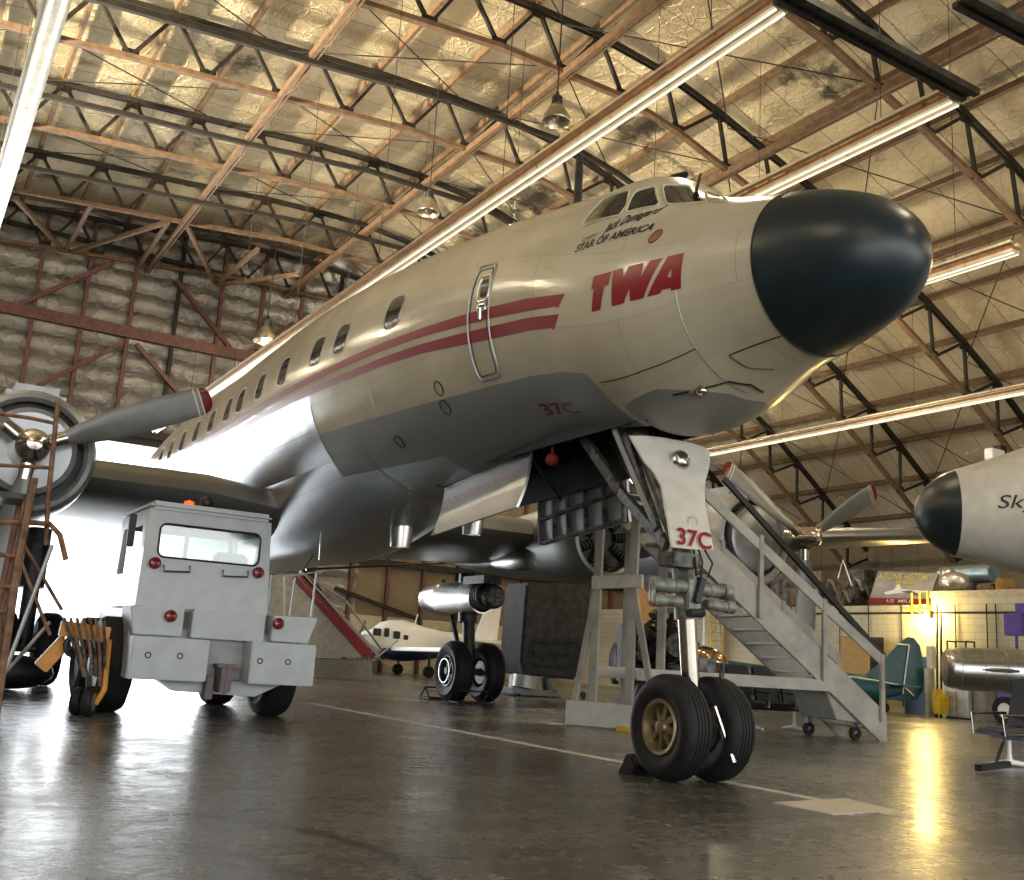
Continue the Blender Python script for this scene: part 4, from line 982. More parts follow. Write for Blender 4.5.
W(MB().prism([(4.16, 12.45, .94), (4.64, 12.45, .94), (4.74, 12.45, 1.26), (4.16, 12.45, 1.25)], (0, .5, 0)), 'rear_box', 'tug_paint', bevel=.012)
W(MB().span((3.18, 12.43, .92), (4.06, 12.9, 1.26)), 'hatch_cover', 'tug_paint', bevel=.012)
W(MB().span((3.05, 12.7, .92), (4.2, 12.8, 1.22)), 'deck_recess', mat('faded_pink_primer', (.30, .22, .22), .6))
W(MB().span((2.49, 12.22, .43), (3.36, 12.62, .905)), 'bumper_block', 'tug_paint', bevel=.012)
W(MB().span((3.86, 12.22, .43), (4.67, 12.62, .92)), 'bumper_block', 'tug_paint', bevel=.012)
W(MB().span((3.36, 12.55, .45), (3.86, 12.62, .90)), 'hitch_plate', mat('tug_dark_grey', (.30, .32, .32), .45), bevel=.01)  # recessed plate in a darker grey than the body
W(MB().prism([(2.86, 12.5, .44), (4.4, 12.5, .44), (4.05, 12.5, .27), (3.1, 12.5, .30)], (0, .3, 0)), 'skirt', 'tug_paint', bevel=.01)
ht = MB().box((3.60, 12.38, .46), (.13, .3, .28)); ht.box((3.45, 12.45, .36), (.09, .2, .26)); ht.tube((3.60, 12.25, .30), (3.60, 12.25, .62), .03); ht.span((3.5, 12.3, .60), (3.78, 12.5, .64)); W(ht, 'tow_hitch', mat('hitch_brown', (.16, .12, .13), .6), bevel=.01)
for (u, v, y) in ((154.7, 563, 12.6), (258, 572.7, 12.6), (170.5, 616, 12.42), (278, 623.7, 12.42)):
    p = at(u, v, 1, y); W(MB().lathe([(0, .07), (-.03, .07), (-.05, .055), (-.065, 0)], p, (0, 1, 0), 22), 'tail_lamp', 'redlens')
for (u, v) in ((148, 655), (180, 656), (260, 661), (288, 662)):
    p = at(u, v, 1, 12.22); W(MB().path([p + Vector((.03 * math.cos(a), -.003, .03 * math.sin(a))) for a in [2 * PI * j / 16 for j in range(16)]], .008, 5, closed=True), 'bolt_ring', 'dark_metal')
for (u0, u1, v0, v1) in ((164, 190, 565, 571), (223, 248, 570, 576)):
    a = at(u0, v0, 1, 12.58); b = at(u0, v1, 1, 12.55); c = at(u1, v1 + 1, 1, 12.55); d = at(u1, v0 + 1, 1, 12.58); W(MB().path([a, b, c, d], .010, 6), 'grab_handle', 'dark_metal')
W(MB().lathe([(0, .07), (.07, .06), (.09, 0)], (3.08, 12.9, 2.50), (0, 0, 1), 16), 'amber_beacon', mat('amber_lens', (.75, .10, .02), .2, emit=(1, .12, .02), estr=1.2))
wl = MB().sphere((3.28, 12.85, 2.58), .085, 14); wl.tube((3.28, 12.85, 2.48), (3.28, 12.85, 2.55), .02); W(wl, 'work_lamp', 'black')
W(MB().span((2.42, 12.95, 1.95), (2.50, 13.02, 2.35)), 'mirror', 'black', bevel=.01)
W(MB().path([(4.35, 12.6, 1.25), (4.33, 12.7, 1.75), (4.75, 12.7, 1.85), (4.70, 12.6, 1.27)], .016, 6), 'grab_rail', 'tug_paint')
W(MB().path([(4.40, 13.4, 1.25), (4.40, 13.4, 1.8), (4.72, 13.4, 1.8), (4.70, 13.4, 1.27)], .016, 6), 'grab_rail', 'tug_paint')
def truck_wheel(x, y, R=.56, Wd=.40):
    t = MB(); prof = [(-Wd * .4, R * .55), (-Wd * .5, R * .75), (-Wd * .42, R * .95), (-Wd * .3, R), (Wd * .3, R), (Wd * .42, R * .95), (Wd * .5, R * .75), (Wd * .4, R * .55)]
    t.lathe(prof, (x, y, R), (1, 0, 0), 44, close=True); ty = W(t, 'wheel', 'rubber')
    h = MB().lathe([(-Wd * .38, R * .56), (-Wd * .2, R * .5), (-Wd * .1, .1), (Wd * .1, .1), (Wd * .2, R * .5), (Wd * .38, R * .56)], (x, y, R), (1, 0, 0), 30); h.build('wheel_hub', 'alu_dull', ty, world=True)
for x, y in ((2.50, 13.35), (4.52, 13.35), (2.62, 15.45), (4.42, 15.45)): truck_wheel(x, y)
W(MB().tube((2.55, 13.35, .56), (4.5, 13.35, .56), .1), 'axle', 'dark_metal')

# ================================================================== ROLLING MAINTENANCE STAIRS
rs = thing('rolling_stairs', 'tall white rolling maintenance stairs with handrails and braced tower', 'stairs', (11.4, 11.9, 0))
def Wr(mb, name, m='stair_paint', par=rs, **k): return mb.build(name, m, par, world=True, **k)
ax = Vector((.990, -.14, 0)); bp_ = Vector((.14, .99, 0))
F0 = Vector((13.72, 11.05, 0))                       # near foot
def SP(s, t, z): return F0 - ax * s + bp_ * t + Vector((0, 0, z))   # s back from the foot, t across, z up
TW = .95; SL = math.radians(36)
ZT = 3.35; ST_ = ZT / math.tan(SL)
for t in (0, TW):
    Wr(MB().prism([SP(0, t, 0), SP(0, t, .42), SP(ST_, t, .42 + ZT - .05), SP(ST_, t, ZT - .13), SP(.14, t, 0)], bp_ * .05), 'stringer', bevel=.005)
mt = MB()
k = 0
for i in range(1, 17):
    z = i * ZT / 17; s = z / math.tan(SL)
    o = Wr(MB().box(SP(s, TW / 2, z), (.25, TW - .05, .035), Matrix.Rotation(math.atan2(ax.y, ax.x), 3, 'Z')), 'tread')
# handrails: posts and sloping rails
for t in (-.03, TW + .03):
    rl = MB(); rl.beam(SP(.10, t, 1.22), SP(ST_ - .1, t, ZT + .85), .04, .16); Wr(rl, 'handrail', bevel=.006)
    for s in (.12, 1.25, 2.45, 3.9):
        zb_ = s * math.tan(SL); Wr(MB().beam(SP(s, t, zb_ - .05 if s > .3 else .3), SP(s, t, zb_ + (1.25 if s < .3 else 1.20)), .09, .05), 'rail_post', bevel=.005)
k0, k1 = at(724, 479, 1, 12.75), at(882, 655, 1, 12.15); kr = MB().beam(k1, k0, .07, .09); kr.sphere(k1, .07); Wr(kr, 'padded_rail', 'black')
# platform and tower
pz = ZT; Wr(MB().box(SP(ST_ + .55, TW / 2, pz - .06), (1.25, TW + .1, .10), Matrix.Rotation(math.atan2(ax.y, ax.x), 3, 'Z')), 'platform', bevel=.01)
TB = [at(576, 706, 1, 12.85), at(598, 704, 1, 12.6), at(632, 706, 1, 12.0)]
bL = Vector((8.95, 12.95, 0)); bR = Vector((9.45, 11.86, 0)); bd = (bR - bL).normalized(); bn = Vector((-bd.y, bd.x, 0))
Wr(MB().beam(bL + Vector((0, 0, .19)), bR + bd * .25 + Vector((0, 0, .19)), .10, .34), 'base_beam', 'white_paint', bevel=.008)
Wr(MB().beam(bL + bn * 1.0 + Vector((0, 0, .22)), bR + bn * 1.0 + Vector((0, 0, .22)), .08, .2), 'base_beam', bevel=.008)
def leg(p, q, w=.13, d=.07, nm='tower_leg'): Wr(MB().beam(p, q, w, d, bd), nm, bevel=.006)
T1 = bL + bd * .42; T2 = bL + bd * 1.02
leg(T1 + Vector((0, 0, .35)), T1 + Vector((.02, 0, 3.3)), .07, .13); leg(T2 + Vector((0, 0, .35)), T2 + Vector((.02, 0, 4.0)), .07, .13)
leg(bL + bd * .12 + Vector((0, 0, .36)), T1 + Vector((0, 0, 2.05)), .06, .09, 'tower_brace'); leg(bL + bd * 1.42 + Vector((0, 0, .36)), T2 + Vector((0, 0, 2.1)), .06, .09, 'tower_brace')
Wr(MB().beam(T1 - bd * .10 + Vector((0, -.03, 2.10)), T2 + bd * .14 + Vector((0, -.03, 2.13)), .07, .19, (0, 0, 1)), 'cross_beam', mat('stair_cream', (.60, .57, .46), .45), bevel=.006)
for q in (T1 + bn, T2 + bn): leg(q + Vector((0, 0, .3)), q + Vector((0, 0, ZT - .1)), .07, .13)
lowb = MB().beam(SP(1.15, -.02, .80), T2 + Vector((.1, -.05, .80)), .05, .17); Wr(lowb, 'base_rail', bevel=.006)
lowb = MB().beam(SP(1.15, TW + .02, .80), T1 + Vector((.1, .1, .80)), .05, .17); Wr(lowb, 'base_rail', bevel=.006)
Wr(MB().prism([SP(.42, .06, .26), SP(.95, .06, .30), SP(1.15, .06, .74), SP(.95, .06, .74)], bp_ * (TW - .10)), 'base_box', mat('stair_dark_grey', (.34, .33, .29), .5), bevel=.01)  # dark base panel, a little darker than the stair paint
for s, t in ((.50, .16), (.80, TW - .06)):
    p = SP(s, t, .10); MB().beam(p + Vector((0, 0, .30)), p + ax * -.12 + Vector((0, 0, .30)), .10, .05).build('caster_plate', 'alu_dull', rs, world=True); cs = MB().lathe([(-.03, .04), (-.03, .10), (.03, .10), (.03, .04)], p, bp_, 20, close=True); c_ = Wr(cs, 'caster', 'rubber'); MB().beam(p + Vector((0, 0, 0)), p + Vector((0, 0, .3)), .09, .04).build('caster_fork', 'alu_dull', c_, world=True)
wd = MB().beam(bL + bd * .85 + Vector((-.10, -.12, .03)), bL + bd * 1.1 + Vector((-.10, -.12, .03)), .08, .06); o = wd.build('wheel_block', 'yellow', bevel=.01); tag(o, 'small yellow block on the floor against the white stair tower base', 'block')

# ================================================================== CHOCKS
pc = MB(); c0 = at(641, 772, 2, 0); q = [Vector((0, -.09, 0)), Vector((0, .12, 0)), Vector((0, .10, .04)), Vector((0, -.02, .17)), Vector((0, -.06, .17)), Vector((0, -.09, .03))]
th = .22; nwx = 5.63; pc.prism([Vector((nwx, 6.92 - .42 + p.y * 1.2, p.z)) for p in [Vector((0, -.14, 0)), Vector((0, .10, 0)), Vector((0, .06, .05)), Vector((0, -.05, .17)), Vector((0, -.10, .17))]], (.0, 0, 0)) if False else None
w0 = toW(Vector((-.30, .36, 0)))
o = MB().prism([w0 + Vector((-.12, y, z)) for y, z in ((.02, 0), (.24, 0), (.21, .03), (.12, .17), (.07, .17), (-.02, .08))], (.24, 0, 0)).build('wheel_chock', 'black', bevel=.012); tag(o, 'black rubber chock behind the airliner nose wheel', 'wheel chock')
for i, (dy, sg) in enumerate(((-.66, 1), (.66, -1))):
    g = toW(Vector((3.69, 12.05 + dy, 0))); mb = MB(); a = sg
    for dx in (-.3, .5): mb.path([g + Vector((dx, 0 + a * .22, .02)), g + Vector((dx, 0, .24)), g + Vector((dx, -a * .22, .02)), g + Vector((dx, a * .22, .02))], .018, 6)
    for k_ in ((0, .24), (.22 * a, .02), (-.22 * a, .02)): mb.tube(g + Vector((-.3, k_[0], k_[1])), g + Vector((.5, k_[0], k_[1])), .018)
    o = mb.build('wheel_chock', 'dark_metal'); tag(o, 'tubular steel chock %s the pair of main wheels' % ('in front of' if dy < 0 else 'behind'), 'wheel chock')

# ================================================================== SCAFFOLD, DOLLY AND THINGS BY THE OPEN DOOR
sf = thing('work_stand', 'rust-orange tubular work stand in front of the near engine', 'work stand', (.9, 13.6, 0))
def tb(name, pts, r=.03, m='orange_steel', par=sf, y=None):
    P = [at(u, v, 1, yy) for (u, v, yy) in pts]; return MB().path(P, r, 8).build(name, m, par, world=True)
pa_, pb_, pc_ = at(34, 478, 1, 12.3), at(18, 560, 1, 12.3), at(-2, 700, 1, 12.3); MB().path([pa_, pb_, pc_, pc_ + (pc_ - pb_) * (pc_.z / (pb_.z - pc_.z))], .045, 8).build('stand_post', 'orange_steel', sf, world=True)
tb('stand_post', [(58, 402, 12.6), (48, 500, 12.6), (46, 545, 12.6)], .028)
tb('top_rail', [(-30, 410, 12.6), (30, 418, 12.6), (58, 424, 12.6)], .022)
tb('mid_rail', [(-30, 464, 12.6), (20, 466, 12.6), (52, 468, 12.6)], .022)
tb('platform_rail', [(-20, 522, 12.4), (20, 522, 12.4), (50, 524, 12.4), (60, 535, 12.4), (66, 560, 12.4)], .03)
tb('cross_tube', [(-10, 554, 12.3), (18, 556, 12.3)], .025); tb('cross_tube', [(-10, 585, 12.3), (12, 587, 12.3)], .025); tb('cross_tube', [(-10, 610, 12.3), (8, 612, 12.3)], .02)
tb('diagonal_brace', [(52, 545, 12.3), (-2, 690, 12.3)], .025, 'alu_dull'); tb('diagonal_brace', [(50, 622, 12.6), (-3, 682, 12.6)], .022, 'alu_dull')
tb('diagonal_brace', [(20, 560, 12.3), (50, 635, 12.3)], .02); tb('diagonal_brace', [(24, 545, 12.9), (62, 610, 12.9)], .02)
pl = MB().span((-.6, 12.4, 2.30), (1.25, 13.15, 2.36)); pl.build('stand_deck', 'dark_metal', sf, world=True)
for i in range(2):
    MB().path([(1.2, 12.5 + i * .6, 2.3), (1.15, 12.5 + i * .6, 1.1), (1.2, 12.5 + i * .6, .0)], .03, 8).build('stand_leg', 'orange_steel', sf, world=True)
og_ = MB(); p = at(30, 665, 1, 17.2)
cv = MB().sphere((1.85, 17.5, .26), .62, 20, (1.0, .6, .42)); cv.sphere((1.2, 17.6, .22), .4, 16, (1, .6, .55)); o = cv.build('engine_cover_bag', 'black'); tag(o, 'black crumpled engine cover lying on the floor beside the work stand', 'cover')
dl = thing('towing_dolly', 'orange steel dolly with hanging rods and small twin wheels beside the tractor', 'dolly', (2.0, 12.5, 0))
Wd = lambda mb, name, m='orange', **k: mb.build(name, m, dl, world=True, **k)
a = at(60, 628, 1, 12.45); b = at(109, 635, 1, 12.45); Wd(MB().beam(a, b, .12, .17), 'frame_beam', bevel=.01)
a = at(66, 640, 1, 12.6); b = at(40, 668, 1, 12.6); Wd(MB().beam(a, b, .10, .16), 'frame_arm', bevel=.01)
for i in range(7):
    a = at(64 + i * 6.5, 618, 1, 12.33); b = at(80 + i * 4, 668 + (i % 3) * 9, 1, 12.36); Wd(MB().path([a, (a + b) / 2 + Vector((.02, 0, -.02)), b], .018, 6), 'hanging_rod', 'orange_steel' if i % 2 else 'grime')
a = at(93, 652, 1, 12.45); Wd(MB().path([a + Vector((-.18 + .11 * math.cos(t), 0, .06 + .11 * math.sin(t))) for t in [2 * PI * j / 16 for j in range(16)]], .035, 8, closed=True).sphere(a + Vector((.02, 0, .02)), .09, 12, (1, .7, 1.2)).box(a + Vector((.03, 0, -.14)), (.12, .12, .24)).tube(a + Vector((-.3, 0, .02)), a + Vector((.08, 0, .05)), .03), 'winch', 'dark_metal')
Wd(MB().path([at(109, 640, 1, 12.5), at(104, 690, 1, 12.4), at(95, 704, 1, 12.4)], .035, 8), 'caster_arm')
for u, r in ((77, .15), (89, .165)):
    p = at(u, 706, 1, 12.35 if u > 80 else 12.6); wz = r; cc = Vector((p.x, p.y, wz)); ty = Wd(MB().lathe([(-.05, r * .6), (-.05, r * .93), (-.03, r), (.03, r), (.05, r * .93), (.05, r * .6)], cc, (1, -.5, 0), 28, close=True), 'dolly_wheel', 'rubber')
    MB().lathe([(-.045, .001), (-.045, r * .62), (.045, r * .62), (.045, .001)], cc, (1, -.5, 0), 24).build('wheel_disc', 'alu_dull', ty, world=True)

# ================================================================== PASSENGER STAIRS AND SMALL AIRCRAFT AT THE BACK
ps = thing('boarding_stairs', 'grey airport boarding stairs with red side stripes on a wheeled base', 'stairs', (12.6, 31.0, 0))
Wp = lambda mb, name, m='cabinet', **k: mb.build(name, m, ps, world=True, **k)
YP = 30.8; PA = lambda u, v, dy=0: at(u, v, 1, YP + dy)
Wp(MB().prism([PA(240, 655), PA(372, 661), PA(373, 680), PA(240, 677)], (0, 2.2, 0)), 'base', mat('stair_base_grey', (.27, .27, .25), .5), bevel=.02)
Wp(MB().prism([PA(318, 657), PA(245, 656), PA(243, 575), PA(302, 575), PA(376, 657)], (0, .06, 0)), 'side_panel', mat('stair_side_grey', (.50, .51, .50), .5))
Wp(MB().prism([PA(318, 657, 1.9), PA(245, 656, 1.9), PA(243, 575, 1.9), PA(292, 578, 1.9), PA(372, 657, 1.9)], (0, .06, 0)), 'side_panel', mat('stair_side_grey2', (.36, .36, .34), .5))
for d_ in (0, 8):
    Wp(MB().prism([PA(292 + d_, 577, -.03), PA(296 + d_, 575, -.03), PA(369 + d_ * .8, 656, -.03), PA(365 + d_ * .8, 659, -.03)], (0, .025, 0)), 'side_stripe', 'red')
Wp(MB().beam(PA(300, 572), PA(378, 655), .06, .10), 'handrail', 'alu_dull'); Wp(MB().path([PA(300, 572, 1.9), PA(345, 600, 1.9), PA(382, 650, 1.9)], .04, 6), 'handrail', 'alu_dull')
stp = MB()
for i in range(14):
    t = (i + .5) / 14; a = PA(296 + (370 - 296) * t, 583 + (657 - 583) * t, .05); Wp(MB().span(a, a + Vector((.30, 1.85, .05))), 'step', 'dark_metal')
for u in (300, 318, 350, 366):
    p = PA(u, 676); p.z = .2; tyy = Wp(MB().lathe([(-.06, .1), (-.06, .2), (.06, .2), (.06, .1)], Vector((p.x, YP + .1, .2)), (0, 1, 0), 20, close=True), 'wheel', 'rubber')
    MB().lathe([(-.05, .001), (-.05, .11), (.05, .11), (.05, .001)], Vector((p.x, YP + .1, .2)), (0, 1, 0), 16).build('wheel_hub', 'alu', tyy, world=True)
for (u0, v0, u1, v1) in ((372, 662, 398, 640), (365, 650, 392, 668), (372, 645, 385, 668), (350, 640, 372, 672)): Wp(MB().path([PA(u0, v0, .1), PA(u1, v1, .1)], .025, 6), 'guard_tube', 'alu_dull')

# small light aircraft, nose to the left
sa = thing('light_aircraft', 'small white low-wing aircraft with dark blue belly parked by the back wall', 'airplane', (20, 38.2, 0))
YS = 38.0
def SA(u, v, dy=0): return at(u, v, 1, YS + dy)
def loft(secs, name, m, par, n=24, split=None):
    """secs: (top px, bottom px, half width) along the body, built as rings"""
    mb = MB()
    for (u, vt, vb, hw) in secs:
        a = SA(u, vt); b = SA(u, vb); c = (a + b) / 2; h = (a - b).length / 2
        for j in range(n): t = 2 * PI * j / n; mb.v.append(Vector((c.x, YS + hw * math.copysign(abs(math.sin(t)) ** .8, math.sin(t)), c.z + h * math.copysign(abs(math.cos(t)) ** .8, math.cos(t)))))
    for i in range(len(secs) - 1):
        for j in range(n): p = i * n + j; q = i * n + (j + 1) % n; mb.f.append((p, q, q + n, p + n))
    mb.f.append(tuple(range(n))); mb.f.append(tuple(len(mb.v) - n + j for j in range(n))); return mb.build(name, m, par, world=True)
loft([(357, 637, 640, .06), (361, 632, 645, .30), (372, 629, 652, .50), (380, 622, 655, .56), (388, 620, 658, .60), (402, 620, 660, .62), (420, 626, 659, .56), (440, 631, 656, .44), (465, 634, 650, .28), (492, 637, 645, .12)], 'fuselage', 'plane_white', sa)
loft([(377, 646, 656, .58), (388, 644, 659.5, .64), (402, 644, 661.5, .66), (420, 645, 660.5, .60), (442, 646, 657.5, .46), (462, 645, 651, .30)], 'blue_belly', 'navy', sa)
MB().prism([SA(474, 640), SA(488, 604), SA(502, 602), SA(497, 640)], (0, .12, 0)).build('fin', 'plane_white', sa, world=True)
MB().prism([SA(470, 641, -1.6), SA(520, 646, -1.6), SA(520, 643, 1.7), SA(478, 640, 1.7)], (0, 0, .06)).build('tailplane', 'plane_white', sa, world=True)
c_ = SA(405, 652); MB().prism([(c_.x - .8, YS - 5.2, c_.z + .1), (c_.x + .6, YS - 5.2, c_.z + .1), (c_.x + 1.0, YS + 3.6, c_.z - .05), (c_.x - 1.0, YS + 3.6, c_.z - .05)], (0, 0, .14)).build('wing', 'plane_white', sa, world=True, bevel=.03)
for (u0, u1, v0, v1) in ((374, 381, 628, 636), (385, 389, 628, 637), (394, 400, 631, 639), (404, 408, 635, 640)):
    a = SA(u0, v0, -.64); b = SA(u1, v1, -.64); MB().span((a.x, YS - .66, a.z), (b.x, YS - .55, b.z)).build('side_window', 'glass', sa, world=True, bevel=.02)
MB().path([SA(413, 629), SA(418, 614)], .025, 6).build('aerial', 'plane_white', sa, world=True)
for dx, dy in ((-1.6, 0), (.4, -1.4), (.4, 1.4)):
    x = c_.x + dx; MB().tube((x, YS + dy, .25), (x, YS + dy, c_.z), .05).build('gear_leg', 'dark_metal', sa, world=True); MB().lathe([(-.08, .05), (-.08, .22), (.08, .22), (.08, .05)], (x, YS + dy, .22), (0, 1, 0), 20, close=True).build('wheel', 'rubber', sa, world=True)
for i in range(3):
    a = math.radians(20 + 120 * i); hp = SA(357, 638.5); MB().beam(hp, hp + Vector((-.05, math.cos(a), math.sin(a))), .04, .16).build('propeller_blade', 'dark_metal', sa, world=True)

# dark ribbed cabinet on a low wheeled base behind the main wheels
es = thing('engine_test_unit', 'tall dark grey padded unit on a blue wheeled base behind the main wheels', 'machine', (15.6, 22.9, 0))
YE = 22.6; PE = lambda u, v, dy=0: at(u, v, 1, YE + dy)
MB().prism([PE(527, 583), PE(592, 583), PE(587, 640), PE(577, 680), PE(524, 675), PE(521, 660)], (0, 1.1, 0)).build('body', mat('dark_padded_cover', (.055, .058, .06), .7, var=.3, bump=.5, bscale=4), es, world=True, bevel=.06)
for v in (640, 652, 664): MB().beam(PE(533, v, -.03), PE(580, v + 1, -.03), .05, .09).build('rib', 'dark_metal', es, world=True, bevel=.01)
MB().prism([PE(513, 688), PE(560, 692), PE(562, 697), PE(513, 693)], (0, 1.3, 0)).build('base', mat('blue_grey_base', (.20, .27, .32), .5), es, world=True, bevel=.01)
MB().tube(PE(524, 688, .3), PE(526, 676, .3), .35, n=24).build('drum', 'cabinet', es, world=True); MB().tube(PE(549, 690, .4), PE(549, 678, .4), .18, .24, n=20).build('bucket', 'alu', es, world=True)
MB().tube(PE(519, 688, .9), PE(524, 618, .9), .28, n=20).build('white_cylinder', 'plane_white', es, world=True)
for u in (520, 557, 585):
    p = PE(u, 694); MB().lathe([(-.03, .03), (-.03, .09), (.03, .09), (.03, .03)], (p.x, YE + .1, .09), (1, 0, 0), 16, close=True).build('caster', 'rubber', es, world=True)

# ================================================================== BEHIND THE NOSE GEAR
en = thing('radial_engine_on_stand', 'greasy black piston engine on a stand behind the airliner nose gear strut', 'engine', (16.6, 17.2, 0))
YN = 17.5; PN = lambda u, v, dy=0: at(u, v, 1, YN + dy); c = PN(668, 645)
mb = MB().lathe([(-.3, .1), (-.2, .32), (.2, .36), (.5, .25)], c, (-.3, -1, 0), 24); mb.build('crankcase', 'grime', en, world=True)
for k in range(9):
    a = 2 * PI * k / 9; d = Vector((math.cos(a), 0, math.sin(a))); mb = MB()
    for q in range(6): mb.tube(c + d * (.34 + q * .06), c + d * (.37 + q * .06), .11, n=12)
    mb.box(c + d * .74, (.2, .22, .12), Matrix.Rotation(-a + PI / 2, 3, 'Y')); mb.build('cylinder', 'dark_metal', en, world=True)
MB().path([c + Vector((.55 * math.cos(a), .25, .55 * math.sin(a))) for a in [2 * PI * j / 24 for j in range(24)]], .06, 8, closed=True).build('exhaust_ring', 'grime', en, world=True)
for dx in (-.6, .6): MB().beam(c + Vector((dx * .4, .4, -.2)), Vector((c.x + dx, c.y + .4, .05)), .08, .08).build('stand_leg', 'dark_metal', en, world=True)
MB().box(c + Vector((-.1, .75, -.25)), (1.0, .7, 1.3)).build('accessory_case', 'black', en, world=True, bevel=.08)
MB().span((c.x - .9, c.y - .3, .02), (c.x + .9, c.y + 1.0, .14)).build('stand_base', 'dark_metal', en, world=True, bevel=.01)
sn = thing('spinner_cone', 'brass-toned polished propeller spinner on a trestle beside the black piston engine', 'spinner', (14.4, 15.0, 0))
c = at(698, 661, 1, 14.9); d = Vector((.80, -.58, 0))
MB().lathe([(-.1, .20), (0, .27), (.10, .29), (.26, .26), (.42, .18), (.52, .09), (.56, 0)], c, d, 30).build('cone', mat('polished_brass', (.62, .42, .25), .15, 1.), sn, world=True)
for s in (-1, 1): MB().beam(c + d * .15 + Vector((0, 0, -.22)), Vector((c.x + d.x * .15 + s * .25, c.y + d.y * .15, 0)), .05, .05).build('trestle_leg', 'yellow' if s > 0 else 'dark_metal', sn, world=True)
def simple(name, mb, m, label, cat, group=None, bevel=.0, **k):
    o = mb.build(name, m, bevel=bevel, **k); return tag(o, label, cat, group)
YB2 = 29.5; PB = lambda u, v, dy=0: at(u, v, 1, YB2 + dy)
a, b = PB(636, 640), PB(694, 575); simple('plywood_sheet', MB().span((a.x, YB2, 0), (b.x, YB2 + .05, b.z)), 'cardboard', 'tan plywood sheet standing upright behind the white stair tower', 'board')
a, b = PB(704, 655, .7), PB(733, 612, .7); simple('white_panel', MB().span((a.x, YB2 + .7, 0), (min(b.x, XW - .3), YB2 + .8, b.z)), 'plane_white', 'white upright panel behind the yellow step ladder', 'panel')
ld = thing('step_ladder', 'small yellow step ladder standing behind the airliner nose gear', 'ladder', (PB(718, 640, .2).x, YB2 + .2, 0))
xa = PB(712, 640, .2).x; xb = PB(724, 640, .2).x; zt_ = PB(718, 614, .2).z
for x, x2 in ((xa, xa + .08), (xb, xb - .08)): MB().beam((x, YB2 + .1, 0), (x2, YB2 + .4, zt_), .05, .05).build('ladder_rail', 'yellow', ld, world=True)
for i in range(1, 9): z = zt_ * i / 9; MB().beam((xa + .08 * i / 9, YB2 + .1 + .3 * i / 9, z), (xb - .08 * i / 9, YB2 + .1 + .3 * i / 9, z), .08, .03).build('rung', 'yellow', ld, world=True)

# ================================================================== TEAL AIRCRAFT
ta = thing('teal_aircraft', 'teal taildragger aircraft with white trim lines, tail towards the block wall', 'airplane', (22, 24.2, 0))
tdir = Vector((.86, -.50, 0)).normalized(); tn_ = Vector((-tdir.y, tdir.x, 0)); T0 = Vector((25.9, 21.6, 0))   # under the tail
def onT(u, v, off=0.):
    """photo point on the upright plane through the aircraft's centre line"""
    o = Vector((0, 0, CAMH)); d = RX * (u - 512) + RY * (440 - v) + RZ * (-FPX); q = T0 + tn_ * off; t = (q - o).dot(tn_) / d.dot(tn_); return o + d * t
def TB_(secs, name, m, n=22):
    mb = MB()
    for (u, vt, vb, hw) in secs:
        a = onT(u, vt); b = onT(u, vb); c = (a + b) / 2; h = (a.z - b.z) / 2
        for j in range(n): t = 2 * PI * j / n; mb.v.append(Vector((c.x, c.y, c.z + h * math.cos(t))) + tn_ * hw * math.sin(t))
    for i in range(len(secs) - 1):
        for j in range(n): p = i * n + j; q = i * n + (j + 1) % n; mb.f.append((p, q, q + n, p + n))
    mb.f.append(tuple(range(n))); mb.f.append(tuple(len(mb.v) - n + j for j in range(n))); return mb.build(name, m, ta, world=True)
TB_([(632, 652, 692, .5), (660, 652, 696, .6), (700, 656, 699, .62), (740, 662, 701, .58), (780, 668, 703, .50), (820, 671, 703, .38), (860, 674, 701, .22), (885, 680, 700, .10), (912, 688, 697, .03)], 'fuselage', 'teal')
MB().lathe([(0, .35), (.1, .62), (.6, .64), (.62, .5)], onT(628, 664) - tdir * .55, tdir, 28).build('engine_cowl', 'dark_metal', ta, world=True)
fin = [(862, 678), (872, 670), (888, 657), (900, 643), (908, 637), (914, 638), (920, 646), (922.5, 658), (924, 676), (923, 690), (917, 700), (905, 701.5), (880, 699)]
MB().prism([onT(u, v, -.05) for u, v in fin], tn_ * .10).build('fin_and_rudder', 'teal', ta, world=True)
def tline(pts, nm='trim_line', off=-.10): MB().path([onT(u, v, off) for u, v in pts], .022, 6).build(nm, 'plane_white', ta, world=True)
tline([(909.3, 645), (906, 668), (902.8, 694)]); tline([(898, 644), (909.3, 645)], off=-.09)
tline([(846, 676), (880, 681), (903, 686)], off=-.32); tline([(903, 686), (914, 696)]); tline([(760, 676), (846, 676)], off=-.56)
pw = onT(884, 708); MB().lathe([(-.05, .05), (-.05, .15), (.05, .15), (.05, .05)], (pw.x, pw.y, .15), tn_, 18, close=True).build('tail_wheel', 'rubber', ta, world=True); MB().tube((pw.x, pw.y, .15), onT(886, 698), .03).build('tail_wheel_strut', 'dark_metal', ta, world=True)
for s in (-1.1, 1.1):
    q = onT(665, 690); q = Vector((q.x, q.y, .38)) + tn_ * s; MB().lathe([(-.1, .1), (-.1, .38), (.1, .38), (.1, .1)], q, tn_, 24, close=True).build('main_wheel', 'rubber', ta, world=True); MB().beam(q, onT(670, 680) , .08, .05).build('gear_leg', 'teal', ta, world=True)
q = onT(700, 690); 
MB().prism([q + Vector((0, 0, -.1)) + tn_ * -4.2 - tdir * .5, q + Vector((0, 0, -.1)) + tn_ * -4.2 + tdir * .6, q + Vector((0, 0, -.2)) + tn_ * 4.2 + tdir * .8, q + Vector((0, 0, -.2)) + tn_ * 4.2 - tdir * .7], (0, 0, .12)).build('lower_wing', mat('dark_teal', (.01, .05, .06), .4), ta, world=True, bevel=.02)
